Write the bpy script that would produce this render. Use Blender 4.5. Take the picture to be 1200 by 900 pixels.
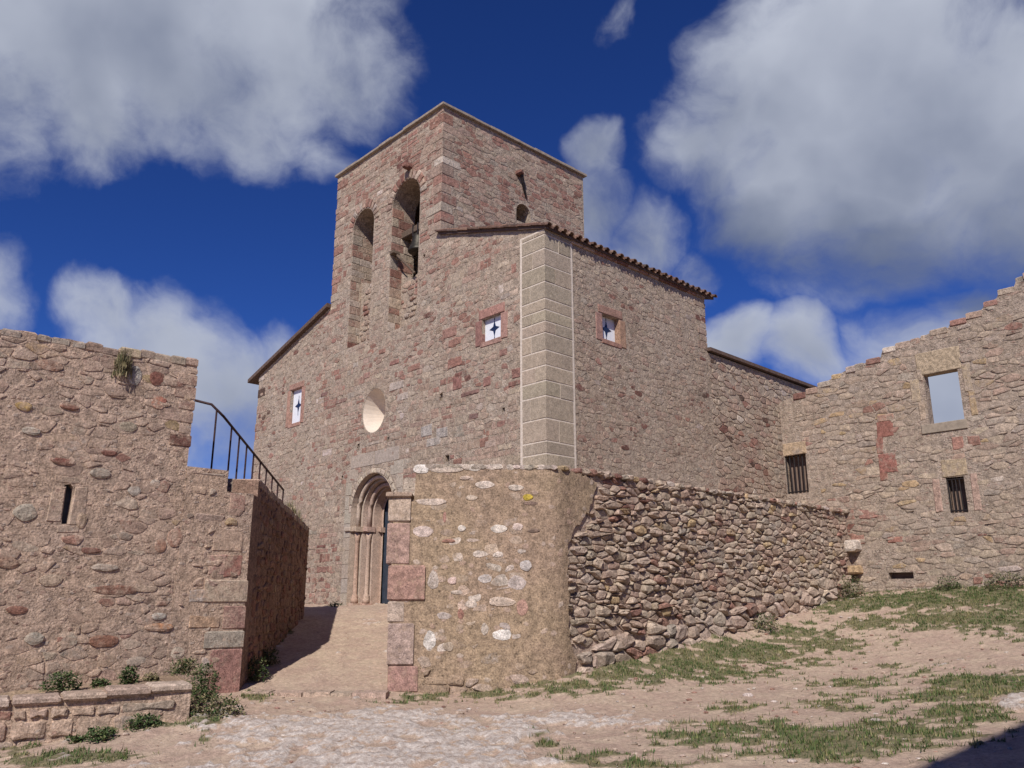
import bpy, bmesh, math, random
import numpy as np
from mathutils import Vector, Matrix, noise
from mathutils.geometry import tessellate_polygon

# ------------------------------------------------------------------ camera, sky, sun, exposure
for o in list(bpy.data.objects):
    bpy.data.objects.remove(o)
scene = bpy.context.scene
COL = scene.collection
F_PX, HORIZON = 960.0, 702.0                      # focal length and horizon row of the 1200 x 900 photograph
PITCH = math.atan((HORIZON - 450.0) / F_PX)
cam_data = bpy.data.cameras.new('camera')
cam_data.sensor_width = 36.0
cam_data.lens = F_PX / 1200.0 * 36.0
cam_data.clip_start = 0.05
cam_data.clip_end = 9000.0
cam = bpy.data.objects.new('camera', cam_data)
cam.rotation_euler = (math.pi / 2 + PITCH, 0, 0)
COL.objects.link(cam)
scene.camera = cam

SUN_AZ, SUN_EL = math.radians(13.0), math.radians(42.5)     # azimuth: behind the camera, to its left
SUN_VEC = Vector((-math.sin(SUN_AZ) * math.cos(SUN_EL), -math.cos(SUN_AZ) * math.cos(SUN_EL), math.sin(SUN_EL)))
sun_data = bpy.data.lights.new('sun', 'SUN')
sun_data.energy = 5.0
sun_data.angle = math.radians(0.53)
sun_data.color = (1.0, 0.95, 0.88)
sun = bpy.data.objects.new('sun', sun_data)
sun.rotation_euler = SUN_VEC.to_track_quat('Z', 'Y').to_euler()
sun.location = (-6, -12, 20)
COL.objects.link(sun)

def ray(x, y):
    X, Y = (x - 600.0) / F_PX, (450.0 - y) / F_PX
    c, s = math.cos(PITCH), math.sin(PITCH)
    return Vector((X, c - s * Y, s + c * Y))

def project(P):
    """world points (n,3) -> photo pixels and depth"""
    c, s = math.cos(PITCH), math.sin(PITCH)
    dz = c * P[:, 1] + s * P[:, 2]
    up = -s * P[:, 1] + c * P[:, 2]
    dz = np.where(np.abs(dz) < 1e-6, 1e-6, dz)
    return 600 + F_PX * P[:, 0] / dz, 450 - F_PX * up / dz, dz

world = bpy.data.worlds.new('World')
scene.world = world
world.use_nodes = True
SKY_STRENGTH = 0.085

def build_world():
    nt = world.node_tree
    nt.nodes.clear()
    N, L = nt.nodes, nt.links
    # ---- cloud density as a node group of the view direction
    g = bpy.data.node_groups.new('cloud_density', 'ShaderNodeTree')
    g.interface.new_socket('Vector', in_out='INPUT', socket_type='NodeSocketVector')
    g.interface.new_socket('Density', in_out='OUTPUT', socket_type='NodeSocketFloat')
    g.interface.new_socket('Body', in_out='OUTPUT', socket_type='NodeSocketFloat')
    g.interface.new_socket('Over', in_out='OUTPUT', socket_type='NodeSocketFloat')
    gn, gl = g.nodes, g.links
    gi, go = gn.new('NodeGroupInput'), gn.new('NodeGroupOutput')
    def vm(op, a=None, b=None):
        n = gn.new('ShaderNodeVectorMath'); n.operation = op
        for i, v in enumerate((a, b)):
            if v is None: continue
            if hasattr(v, 'is_output'): gl.new(v, n.inputs[i])
            else: n.inputs[i].default_value = v
        return n.outputs['Value'] if op == 'DOT_PRODUCT' else n.outputs['Vector']
    def m(op, a=None, b=None, c=None, clamp=False):
        n = gn.new('ShaderNodeMath'); n.operation = op; n.use_clamp = clamp
        for i, v in enumerate((a, b, c)):
            if v is None: continue
            if hasattr(v, 'is_output'): gl.new(v, n.inputs[i])
            else: n.inputs[i].default_value = v
        return n.outputs[0]
    def nz(vec, scale, detail, rough, col=False, off=0.0, dist=0.0):
        n = gn.new('ShaderNodeTexNoise'); n.noise_dimensions = '4D'
        gl.new(vec, n.inputs['Vector'])
        n.inputs['W'].default_value = off
        n.inputs['Scale'].default_value = scale; n.inputs['Detail'].default_value = detail
        n.inputs['Roughness'].default_value = rough; n.inputs['Distortion'].default_value = dist
        return n.outputs['Color'] if col else n.outputs['Fac']
    d = gi.outputs['Vector']
    w1 = vm('MULTIPLY', vm('SUBTRACT', nz(d, 3.2, 3, .55, True, 1.3), (.5, .5, .5)), (.20, .20, .20))
    w2 = vm('MULTIPLY', vm('SUBTRACT', nz(d, 13.0, 4, .6, True, 4.1), (.5, .5, .5)), (.036, .036, .036))
    dw = vm('NORMALIZE', vm('ADD', vm('ADD', d, w1), w2))
    blobs = [  # photo pixel of the cloud's heart, angular radius in degrees, thickness
        (40, 20, 10, 1), (180, 20, 9.5, 1), (310, 40, 8.5, 1), (420, 45, 6.5, .95), (90, 120, 6.5, .95), (0, 160, 3.6, .8),
        (330, 120, 5, .85), (385, 160, 2.8, .65), (-150, 60, 12, 1),
        (150, 385, 4, .9), (215, 425, 5.5, 1), (255, 480, 6.5, 1), (330, 425, 2.8, .7), (-10, 368, 3.2, .6),
        (1000, 90, 9, 1), (1110, 120, 11.5, 1), (1010, 215, 9, 1), (1140, 215, 9.5, 1), (950, 250, 5.5, 1), (1060, 275, 5.5, 1), (1300, 150, 13, 1), (905, 30, 3.4, .7),
        (733, 180, 2.5, .85), (722, 240, 3.6, .95), (775, 280, 3.8, .95), (845, 330, 3.2, .8), (820, 175, 3.0, .5),
        (890, 418, 3.2, 1), (960, 425, 3.2, 1), (1030, 405, 1.6, .6), (1120, 378, 2.9, .95), (1110, 475, 7, 1),
        (742, 24, 2.1, .5), (210, 325, 2, .3), (50, 250, 2.6, .22)]
    acc = own = below = None
    for (px, py, rad, wt) in blobs:
        c = math.cos(math.radians(rad * 1.10))
        dp = vm('DOT_PRODUCT', dw, tuple(ray(px, py).normalized()))
        v = m('MULTIPLY_ADD', dp, wt / (1 - c), -c * wt / (1 - c))
        acc = v if acc is None else m('MAXIMUM', acc, v)
        if px > 880 and py < 300 and rad > 4:           # the big cloud's grey underside: cloud here, none a little lower
            own = v if own is None else m('MAXIMUM', own, v)
            lowv = m('MULTIPLY_ADD', vm('DOT_PRODUCT', dw, tuple((ray(px, py).normalized() + Vector((0, 0, .10))).normalized())), wt / (1 - c), -c * wt / (1 - c))
            below = lowv if below is None else m('MAXIMUM', below, lowv)
    over = m('MULTIPLY', m('MULTIPLY', own, 2.0, None, True), m('SUBTRACT', 1.0, m('MULTIPLY', below, 1.3, None, True)))
    acc = m('MAXIMUM', acc, -.6)
    # the rest of the sky carries the same sort of broken cloud
    front = m('SUBTRACT', 1.0, m('MULTIPLY_ADD', vm('DOT_PRODUCT', d, tuple(ray(600, 330).normalized())), 7.0, -4.6, True))
    rest = m('MULTIPLY', m('MULTIPLY_ADD', nz(dw, 2.3, 2, .5, off=8.8), 5.5, -3.3), front)
    rest = m('SUBTRACT', rest, m('MULTIPLY', m('SUBTRACT', 1.0, front), .8))
    body = m('MAXIMUM', acc, rest)
    f1 = nz(dw, 6.0, 8, .57, off=2.2)
    dens = m('ADD', m('MULTIPLY', body, 1.0), m('MULTIPLY_ADD', f1, 2.7, -1.52))
    gl.new(dens, go.inputs['Density'])
    gl.new(body, go.inputs['Body'])
    gl.new(over, go.inputs['Over'])
    # ---- world
    tc = N.new('ShaderNodeTexCoord')
    def grp(vec):
        n = N.new('ShaderNodeGroup'); n.node_tree = g
        L.new(vec, n.inputs['Vector']); return n
    def M(op, a=None, b=None, c=None, clamp=False):
        n = N.new('ShaderNodeMath'); n.operation = op; n.use_clamp = clamp
        for i, v in enumerate((a, b, c)):
            if v is None: continue
            if hasattr(v, 'is_output'): L.new(v, n.inputs[i])
            else: n.inputs[i].default_value = v
        return n.outputs[0]
    def mixc(f, a, b):
        n = N.new('ShaderNodeMix'); n.data_type = 'RGBA'
        if hasattr(f, 'is_output'): L.new(f, n.inputs['Factor'])
        else: n.inputs['Factor'].default_value = f
        for k, v in (('A', a), ('B', b)):
            s = [q for q in n.inputs if q.name == k and q.type == 'RGBA'][0]
            if hasattr(v, 'is_output'): L.new(v, s)
            else: s.default_value = v
        return [q for q in n.outputs if q.type == 'RGBA'][0]
    sky = N.new('ShaderNodeTexSky')
    sky.sky_type = 'NISHITA'
    sky.sun_disc = False
    sky.sun_elevation = SUN_EL
    sky.sun_rotation = math.pi + SUN_AZ
    sky.altitude = 700
    sky.air_density = 1.0; sky.dust_density = 0.2; sky.ozone_density = 4.0
    gam = N.new('ShaderNodeGamma'); gam.inputs['Gamma'].default_value = 1.2
    L.new(sky.outputs[0], gam.inputs['Color'])
    tint = N.new('ShaderNodeVectorMath'); tint.operation = 'MULTIPLY'
    L.new(gam.outputs[0], tint.inputs[0]); tint.inputs[1].default_value = (.21, .355, .725)
    d0 = tc.outputs['Generated']
    g0 = grp(d0)
    alpha = N.new('ShaderNodeMapRange'); alpha.interpolation_type = 'SMOOTHSTEP'
    alpha.inputs['From Min'].default_value = -.02; alpha.inputs['From Max'].default_value = .85
    L.new(g0.outputs['Density'], alpha.inputs['Value'])
    # thick hearts and undersides are grey, thin rims are lit through
    sepd = N.new('ShaderNodeSeparateXYZ'); L.new(d0, sepd.inputs[0])
    soft = N.new('ShaderNodeTexNoise'); L.new(d0, soft.inputs['Vector'])
    soft.inputs['Scale'].default_value = 5.0; soft.inputs['Detail'].default_value = 4; soft.inputs['Roughness'].default_value = .5
    shade = N.new('ShaderNodeMapRange'); shade.interpolation_type = 'SMOOTHSTEP'
    shade.inputs['From Min'].default_value = .05; shade.inputs['From Max'].default_value = 1.35
    v1 = M('ADD', M('MULTIPLY_ADD', g0.outputs['Density'], .10, M('MULTIPLY', g0.outputs['Body'], .66)), M('MULTIPLY', g0.outputs['Over'], .75))
    v2 = M('MULTIPLY_ADD', soft.outputs['Fac'], 1.3, -.65)
    L.new(M('ADD', v1, v2), shade.inputs['Value'])
    k = 1.0 / SKY_STRENGTH
    cloud = mixc(shade.outputs[0], (.62 * k, .66 * k, .76 * k, 1), (.165 * k, .20 * k, .30 * k, 1))
    a2 = M('MULTIPLY', alpha.outputs[0], .95)
    col = mixc(a2, tint.outputs[0], cloud)
    bg = N.new('ShaderNodeBackground'); bg.inputs['Strength'].default_value = SKY_STRENGTH
    L.new(col, bg.inputs['Color'])
    out = N.new('ShaderNodeOutputWorld')
    L.new(bg.outputs[0], out.inputs['Surface'])
build_world()
world.cycles.sampling_method = 'MANUAL'
world.cycles.sample_map_resolution = 512

vs = scene.view_settings
vs.view_transform = 'Standard'
vs.look = 'None'
vs.exposure = -0.1
vs.gamma = 1.0
vs.use_curve_mapping = False
scene.render.engine = 'CYCLES'
scene.cycles.use_denoising = True
scene.cycles.max_bounces = 5
scene.cycles.diffuse_bounces = 3
scene.cycles.glossy_bounces = 2

# ------------------------------------------------------------------ helpers
RNG = random.Random(11)
WLOC = {}

def world_loc(o):
    return WLOC.get(o.name, Vector((0, 0, 0))) if o else Vector((0, 0, 0))

def props(o, label=None, cat=None, group=None, kind=None):
    for k, v in (('label', label), ('category', cat), ('group', group), ('kind', kind)):
        if v: o[k] = v
    return o

def thing(name, loc, label, cat, group=None):
    o = bpy.data.objects.new(name, None)
    o.empty_display_size = .3
    COL.objects.link(o)
    o.location = loc
    WLOC[o.name] = Vector(loc)
    return props(o, label, cat, group, 'thing')

def mk(name, verts, faces, mat, parent=None, cols=None, smooth=False, origin=None):
    """one mesh object from world-space vertices, its origin at the middle of its base"""
    V = np.asarray(verts, dtype=float)
    if origin is None:
        lo, hi = V.min(0), V.max(0)
        origin = Vector(((lo[0] + hi[0]) / 2, (lo[1] + hi[1]) / 2, lo[2]))
    V = V - np.array(origin)
    me = bpy.data.meshes.new(name)
    me.from_pydata(V.tolist(), [], faces)
    if cols is not None:
        at = me.color_attributes.new('col', 'FLOAT_COLOR', 'POINT')
        cc = np.asarray([tuple(q) + (.25,) if len(q) == 3 else tuple(q) for q in cols], dtype=np.float32); c = cc
        at.data.foreach_set('color', c.ravel())
    if smooth:
        me.polygons.foreach_set('use_smooth', [True] * len(me.polygons))
    if mat: me.materials.append(mat)
    o = bpy.data.objects.new(name, me)
    COL.objects.link(o)
    o.location = Vector(origin) - world_loc(parent)
    if parent: o.parent = parent
    WLOC[o.name] = Vector(origin)
    return o

class MB:
    def __init__(s): s.v, s.f, s.c = [], [], []
    def add(s, v, f, c=(.4, .3, .25)):
        n = len(s.v)
        s.v.extend(v); s.f.extend([[i + n for i in q] for q in f]); s.c.extend([c] * len(v))
    def build(s, name, mat, parent=None, smooth=False, origin=None):
        return mk(name, s.v, s.f, mat, parent, s.c, smooth, origin)

def boxv(p0, p1, p2, p3, z0, z1):
    """prism on four ground points"""
    q = [p0, p1, p2, p3]
    v = [(p[0], p[1], z0) for p in q] + [(p[0], p[1], z1) for p in q]
    f = [(0, 3, 2, 1), (4, 5, 6, 7), (0, 1, 5, 4), (1, 2, 6, 5), (2, 3, 7, 6), (3, 0, 4, 7)]
    return v, f

class Frame:
    """a vertical plane: u along it, z up, d outward"""
    def __init__(s, O, u, n):
        s.O, s.u, s.n = Vector((O[0], O[1])), Vector(u).normalized(), Vector(n).normalized()
    def P(s, u, z, d=0.0):
        q = s.O + s.u * u + s.n * d
        return (q.x, q.y, z)
    def px(s, x, y, d=0.0):
        r = ray(x, y); O = s.O + s.n * d
        t = s.n.dot(O) / s.n.dot(Vector((r.x, r.y)))
        q = Vector((r.x * t, r.y * t)) - O
        return (q.dot(s.u), r.z * t)

def px_ground(x, y, z):
    r = ray(x, y); t = z / r.z
    return Vector((r.x * t, r.y * t, z))

def px_at(x, y, D):
    r = ray(x, y); return r * (D / r.y)

# --- masonry
def clip(poly, a, b, c):
    out = []
    n = len(poly)
    for i in range(n):
        p, q = poly[i], poly[(i + 1) % n]
        dp, dq = a * p[0] + b * p[1] - c, a * q[0] + b * q[1] - c
        if dp <= 0: out.append(p)
        if (dp < 0 < dq) or (dq < 0 < dp):
            t = dp / (dp - dq)
            out.append((p[0] + (q[0] - p[0]) * t, p[1] + (q[1] - p[1]) * t))
    return out

def inside(p, poly):
    x, y = p; c = False; n = len(poly); j = n - 1
    for i in range(n):
        xi, yi = poly[i]; xj, yj = poly[j]
        if (yi > y) != (yj > y) and x < (xj - xi) * (y - yi) / (yj - yi) + xi: c = not c
        j = i
    return c

def cells(u0, u1, z0, z1, w, h, jit, zj, wv, rng):
    """irregular stone outlines: a weighted Voronoi diagram on a jittered brick grid"""
    nx, nz = int((u1 - u0) / w) + 3, int((z1 - z0) / h) + 3
    S = {}
    ph = 0
    for j in range(nz):
        ph = (ph + .35 + .3 * rng.random()) % 1
        for i in range(nx):
            S[i, j] = (i + ph + rng.uniform(-jit, jit) - 1, j + rng.uniform(-zj, zj) - 1, rng.uniform(0, wv))
    res = []
    for (i, j), (x, y, wt) in S.items():
        poly = [(x - 1.05, y - 1.05), (x + 1.05, y - 1.05), (x + 1.05, y + 1.05), (x - 1.05, y + 1.05)]
        for dj in (-2, -1, 0, 1, 2):
            for di in (-2, -1, 0, 1, 2):
                q = S.get((i + di, j + dj))
                if q is None or (di == 0 and dj == 0): continue
                a, b = 2 * (q[0] - x), 2 * (q[1] - y)
                c = q[0] ** 2 + q[1] ** 2 - q[2] - x * x - y * y + wt
                poly = clip(poly, a, b, c)
                if len(poly) < 3: break
            if len(poly) < 3: break
        if len(poly) >= 3:
            res.append([(u0 + px * w, z0 + py * h) for px, py in poly])
    return res

def courses(u0, u1, z0, z1, w, h, jit, zj, wv, rng):
    """squared stones laid in uneven courses; here and there one is split or runs through two"""
    res = []; z = z0; k = 0
    while z < z1:
        hh = h * rng.choice((.55, .75, .9, 1.0, 1.15, 1.4)); u = u0 - rng.random() * w
        tl = rng.uniform(-.006, .006)
        while u < u1:
            ww = w * rng.choice((.4, .55, .7, .85, 1.0, 1.25, 1.6))
            J = lambda a: rng.uniform(-a, a)
            def q(a, b, c, d): res.append([(a + J(.012), c + J(.014)), ((a + b) / 2, c + J(.012)), (b + J(.012), c + J(.014)), (b + J(.012), d + J(.014)), ((a + b) / 2, d + J(.012)), (a + J(.012), d + J(.014))])
            wob = .03 * noise.noise(Vector((u * .7, z * .5, 2)))
            if hh > h * 1.1 and rng.random() < .35:
                m_ = z + hh * rng.uniform(.35, .65)
                q(u, u + ww, z + wob, m_ + wob); q(u, u + ww, m_ + wob, z + hh + wob)
            else: q(u, u + ww, z + wob, z + hh + wob)
            u += ww
        z += hh; k += 1
    return res

def chaikin(poly, r):
    out = []
    n = len(poly)
    for i in range(n):
        p, q = poly[i], poly[(i + 1) % n]
        out.append((p[0] * (1 - r) + q[0] * r, p[1] * (1 - r) + q[1] * r))
        out.append((p[0] * r + q[0] * (1 - r), p[1] * r + q[1] * (1 - r)))
    return out

def stone(fr, poly, gap, prot, rnd, rng, back=.05, dome=.15, tilt=.3):
    """a dressed or rough stone on a wall face; back ring, shoulder ring, face"""
    n = len(poly)
    cx = sum(p[0] for p in poly) / n; cz = sum(p[1] for p in poly) / n
    r = math.sqrt(max(1e-5, sum(abs((poly[i][0] - cx) * (poly[(i + 1) % n][1] - cz) - (poly[(i + 1) % n][0] - cx) * (poly[i][1] - cz)) for i in range(n)) / 2 / math.pi))
    # drop vertices that sit too close together
    pl = [p for i, p in enumerate(poly) if math.hypot(p[0] - poly[i - 1][0], p[1] - poly[i - 1][1]) > .12 * r]
    if len(pl) < 3: pl = poly
    pl = chaikin(pl, rnd)
    def inset(f, j):
        o = []
        for (x, z) in pl:
            dx, dz = x - cx, z - cz; L = math.hypot(dx, dz) + 1e-6
            k = max(.25, (L - f) / L) * (1 + rng.uniform(-j, j))
            o.append((cx + dx * k, cz + dz * k))
        return o
    m = len(pl)
    tx, tz = rng.uniform(-tilt, tilt), rng.uniform(-tilt, tilt)
    def dep(x, z, base): return max(.002, base + prot * (tx * (x - cx) + tz * (z - cz)) / r)
    A, B, C = inset(gap, .03), inset(gap + .12 * r * min(1, prot / .02), .04), inset(gap + .42 * r, .08)
    v = [fr.P(x, z, -back) for x, z in A]
    v += [fr.P(x, z, dep(x, z, prot * .72)) for x, z in B]
    v += [fr.P(x, z, dep(x, z, prot * (1 + dome * rng.uniform(-.3, 1)))) for x, z in C]
    f = []
    for i in range(m):
        k = (i + 1) % m
        f.append((i, k, m + k, m + i)); f.append((m + i, m + k, 2 * m + k, 2 * m + i))
    f.append(tuple(range(2 * m, 3 * m)))
    return v, f

def pick(pal, rng, jit=.16, at=None):
    """a colour of the palette; neighbours (at) lean to the same one"""
    q = rng.random() if at is None else min(.999, max(0, .55 * rng.random() + .45 * (.5 + 1.1 * noise.noise(Vector((at[0] * .8, at[1] * 1.2, len(pal) * 7.3))))))
    tot = sum(p[0] for p in pal); k = q * tot
    for p in pal:
        k -= p[0]
        if k <= 0: break
    b = 1 + rng.uniform(-jit, jit)
    return tuple(max(.01, c * b * (1 + rng.uniform(-.02, .02))) for c in p[1])

def px_size(v):
    A = np.array(v); x, y, d = project(A)
    if d.min() < .5: return 0
    cx, cy = x.mean(), y.mean()
    if cx < -5 or cx > 1205 or cy < -5 or cy > 905: return 0
    return math.sqrt(max(0, (x.max() - x.min()) * (y.max() - y.min())))

def place_stones(st, parent, mat, n_obj, name='stone', rest='small_stones', min_px=7.0):
    """the n_obj stones that show largest become children of their own, the rest one part"""
    st = [(px_size(v), v, f, c) for v, f, c in st]
    st.sort(key=lambda q: -q[0])
    mb = MB(); k = 0
    for s, v, f, c in st:
        if k < n_obj and s > min_px:
            mk(name, v, f, mat, parent, [c] * len(v), smooth=False); k += 1
        else:
            mb.add(v, f, c)
    if mb.v: props(mb.build(rest, mat, parent), kind='stuff')
    return k

def masonry(fr, box, w, h, pal, rng, outline=None, holes=(), skip=(), jit=.32, zj=.16, wv=.25, gap=.012, prot=(.006, .02), rnd=.16, keep=1.0, keepf=None, back=.05, dome=.15, tilt=.3, big=0, colf=None, wash=.5, layout=None):
    """stones over box (u0,u1,z0,z1) inside outline, outside holes and skip polygons"""
    out = []
    for poly in (layout or cells)(box[0], box[1], box[2], box[3], w, h, jit, zj, wv, rng):
        n = len(poly)
        cx = sum(p[0] for p in poly) / n; cz = sum(p[1] for p in poly) / n
        kp = keepf(cx, cz) if keepf else keep
        if rng.random() > kp: continue
        ok = False
        for sc in (1.0, .78, .55):
            pp = [(cx + (x - cx) * sc, cz + (z - cz) * sc) for x, z in poly]
            if outline and not all(inside(p, outline) for p in pp): continue
            if any(inside(p, hl) for hl in holes for p in pp + [(cx, cz)]): continue
            if any(inside((cx, cz), sk) for sk in skip): break
            ok = True; break
        if not ok: continue
        if max(p[0] for p in pp) - min(p[0] for p in pp) < .05: continue
        c = colf(cx, cz) if colf else pick(pal, rng, at=(cx, cz))
        v, f = stone(fr, pp, gap * rng.uniform(.6, 1.7), rng.uniform(*prot), rnd, rng, back, dome, tilt)
        out.append((v, f, tuple(c) + (min(1, max(0, rng.gauss(wash, .3))),)))
    return out

def block(fr, u0, u1, z0, z1, d0, d1, ch=.012, rng=RNG, j=.006):
    """a squared stone whose face stands at depth d1, arrises worn off"""
    if u0 > u1: u0, u1 = u1, u0
    J = lambda: rng.uniform(-j, j)
    cs = [(u0, z0), (u1, z0), (u1, z1), (u0, z1)]
    sg = [(1, 1), (-1, 1), (-1, -1), (1, -1)]
    e = [(u + J(), z + J()) for u, z in cs]
    v = [fr.P(u, z, d0) for u, z in e] + [fr.P(u, z, d1 - ch) for u, z in e]
    v += [fr.P(u + s[0] * ch, z + s[1] * ch, d1 + J() * .4) for (u, z), s in zip(e, sg)]
    f = [(8, 9, 10, 11)]
    for i in range(4):
        k = (i + 1) % 4
        f += [(i, k, 4 + k, 4 + i), (4 + i, 4 + k, 8 + k, 8 + i)]
    f.append((3, 2, 1, 0))
    return v, f

def panel(fr, outline, holes, thick, d=0.0):
    """a wall slab with openings through it"""
    loops = [outline] + list(holes)
    tris = tessellate_polygon([[Vector((p[0], p[1], 0)) for p in lp] for lp in loops])
    pts = [p for lp in loops for p in lp]
    n = len(pts)
    v = [fr.P(u, z, d) for u, z in pts] + [fr.P(u, z, d - thick) for u, z in pts]
    f = [tuple(t) for t in tris] + [tuple(i + n for i in reversed(t)) for t in tris]
    k = 0
    for lp in loops:
        m = len(lp)
        for i in range(m):
            a, b = k + i, k + (i + 1) % m
            f.append((a, b, b + n, a + n))
        k += m
    return v, f

def rect(u0, u1, z0, z1): return [(u0, z0), (u1, z0), (u1, z1), (u0, z1)]

def arch(uc, hw, zb, zs, n=16, tall=1.0):
    """round-headed opening: jambs to zs, then half a circle"""
    p = [(uc - hw, zb), (uc + hw, zb)]
    for i in range(n + 1):
        a = math.pi * i / n
        p.append((uc + hw * math.cos(a), zs + hw * tall * math.sin(a)))
    return p

def grow(poly, k):
    cx = sum(p[0] for p in poly) / len(poly); cz = sum(p[1] for p in poly) / len(poly)
    o = []
    for x, z in poly:
        dx, dz = x - cx, z - cz; L = math.hypot(dx, dz)
        o.append((x + dx / L * k, z + dz / L * k))
    return o

def ragged(line, step, amp, rng):
    o = []
    for (a, b) in zip(line[:-1], line[1:]):
        L = math.hypot(b[0] - a[0], b[1] - a[1]); n = max(1, int(L / step))
        for i in range(n):
            t = i / n
            o.append((a[0] + (b[0] - a[0]) * t + (rng.uniform(-amp, amp) * .4 if i else 0), a[1] + (b[1] - a[1]) * t + rng.uniform(-amp, amp)))
    o.append(line[-1])
    return o

def cyl(p0, p1, r0, r1=None, n=10, caps=True):
    r1 = r0 if r1 is None else r1
    p0, p1 = Vector(p0), Vector(p1)
    ax = (p1 - p0).normalized()
    e1 = ax.orthogonal().normalized(); e2 = ax.cross(e1)
    v, f = [], []
    for p, r in ((p0, r0), (p1, r1)):
        for i in range(n):
            a = 2 * math.pi * i / n
            v.append(tuple(p + e1 * (r * math.cos(a)) + e2 * (r * math.sin(a))))
    for i in range(n):
        k = (i + 1) % n
        f.append((i, k, n + k, n + i))
    if caps: f += [tuple(reversed(range(n))), tuple(range(n, 2 * n))]
    return v, f

def tube(pts, r, n=8):
    pts = [Vector(p) for p in pts]
    v, f = [], []
    for i, p in enumerate(pts):
        ax = (pts[min(i + 1, len(pts) - 1)] - pts[max(i - 1, 0)]).normalized()
        ref = Vector((0, 0, 1)) if abs(ax.z) < .95 else Vector((1, 0, 0))
        e1 = ax.cross(ref).normalized(); e2 = ax.cross(e1)
        rr = r[i] if isinstance(r, (list, tuple)) else r
        for k in range(n):
            a = 2 * math.pi * k / n
            v.append(tuple(p + e1 * (rr * math.cos(a)) + e2 * (rr * math.sin(a))))
    for i in range(len(pts) - 1):
        for k in range(n):
            q = (k + 1) % n
            f.append((i * n + k, i * n + q, (i + 1) * n + q, (i + 1) * n + k))
    f += [tuple(reversed(range(n))), tuple(range((len(pts) - 1) * n, len(pts) * n))]
    return v, f

def lathe(c, prof, n=14):
    """prof: (radius, z) from bottom to top around the vertical axis at c"""
    v, f = [], []
    for r, z in prof:
        for i in range(n):
            a = 2 * math.pi * i / n
            v.append((c[0] + r * math.cos(a), c[1] + r * math.sin(a), z))
    for j in range(len(prof) - 1):
        for i in range(n):
            k = (i + 1) % n
            f.append((j * n + i, j * n + k, (j + 1) * n + k, (j + 1) * n + i))
    f += [tuple(reversed(range(n))), tuple(range((len(prof) - 1) * n, len(prof) * n))]
    return v, f

# ------------------------------------------------------------------ materials
def nodes_of(name, rough=.9):
    m = bpy.data.materials.new(name); m.use_nodes = True
    nt = m.node_tree; b = nt.nodes['Principled BSDF']
    b.inputs['Roughness'].default_value = rough
    b.inputs['Specular IOR Level'].default_value = .2
    return m, nt, b

class NT:
    def __init__(s, nt):
        s.nt = nt
        g = nt.nodes.new('ShaderNodeNewGeometry'); s.pos = g.outputs['Position']; s.nor = g.outputs['Normal']
    def link(s, a, b): s.nt.links.new(a, b)
    def set(s, sock, v):
        if hasattr(v, 'is_output'): s.link(v, sock)
        elif sock.type == 'RGBA': sock.default_value = (v[0], v[1], v[2], 1)
        else: sock.default_value = v
    def scaled(s, sc):
        n = s.nt.nodes.new('ShaderNodeVectorMath'); n.operation = 'MULTIPLY'
        s.link(s.pos, n.inputs[0]); n.inputs[1].default_value = sc
        return n.outputs[0]
    def noise(s, scale, detail=3, rough=.55, vec=None, off=0, dist=0, color=False):
        n = s.nt.nodes.new('ShaderNodeTexNoise'); n.noise_dimensions = '4D'
        s.link(vec or s.pos, n.inputs['Vector']); n.inputs['W'].default_value = off
        n.inputs['Scale'].default_value = scale; n.inputs['Detail'].default_value = detail
        n.inputs['Roughness'].default_value = rough; n.inputs['Distortion'].default_value = dist
        return n.outputs['Color' if color else 'Fac']
    def voro(s, scale, vec=None, feature='F1', rnd=1.0):
        n = s.nt.nodes.new('ShaderNodeTexVoronoi'); n.feature = feature
        s.link(vec or s.pos, n.inputs['Vector']); n.inputs['Scale'].default_value = scale
        n.inputs['Randomness'].default_value = rnd
        return n
    def ramp(s, v, a, b, lo=0., hi=1., smooth=True):
        n = s.nt.nodes.new('ShaderNodeMapRange'); n.interpolation_type = 'SMOOTHSTEP' if smooth else 'LINEAR'
        s.set(n.inputs['Value'], v)
        for k, x in (('From Min', a), ('From Max', b), ('To Min', lo), ('To Max', hi)): n.inputs[k].default_value = x
        return n.outputs[0]
    def math(s, op, a, b=None, clamp=False):
        n = s.nt.nodes.new('ShaderNodeMath'); n.operation = op; n.use_clamp = clamp
        s.set(n.inputs[0], a)
        if b is not None: s.set(n.inputs[1], b)
        return n.outputs[0]
    def mix(s, f, a, b, mode='MIX'):
        n = s.nt.nodes.new('ShaderNodeMix'); n.data_type = 'RGBA'; n.blend_type = mode
        s.set(n.inputs['Factor'], f)
        ins = [q for q in n.inputs if q.type == 'RGBA']
        s.set(ins[0], a); s.set(ins[1], b)
        return [q for q in n.outputs if q.type == 'RGBA'][0]
    def scale_col(s, c, f):
        n = s.nt.nodes.new('ShaderNodeVectorMath'); n.operation = 'SCALE'
        s.set(n.inputs[0], c); s.set(n.inputs['Scale'], f)
        return n.outputs[0]
    def attr(s, name):
        n = s.nt.nodes.new('ShaderNodeAttribute'); n.attribute_name = name
        return n.outputs['Color'], n.outputs['Fac']
    def bump(s, h, dist, strength=1.0, prev=None):
        n = s.nt.nodes.new('ShaderNodeBump'); n.inputs['Distance'].default_value = dist
        n.inputs['Strength'].default_value = strength
        s.set(n.inputs['Height'], h)
        if prev: s.link(prev, n.inputs['Normal'])
        return n.outputs[0]

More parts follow.
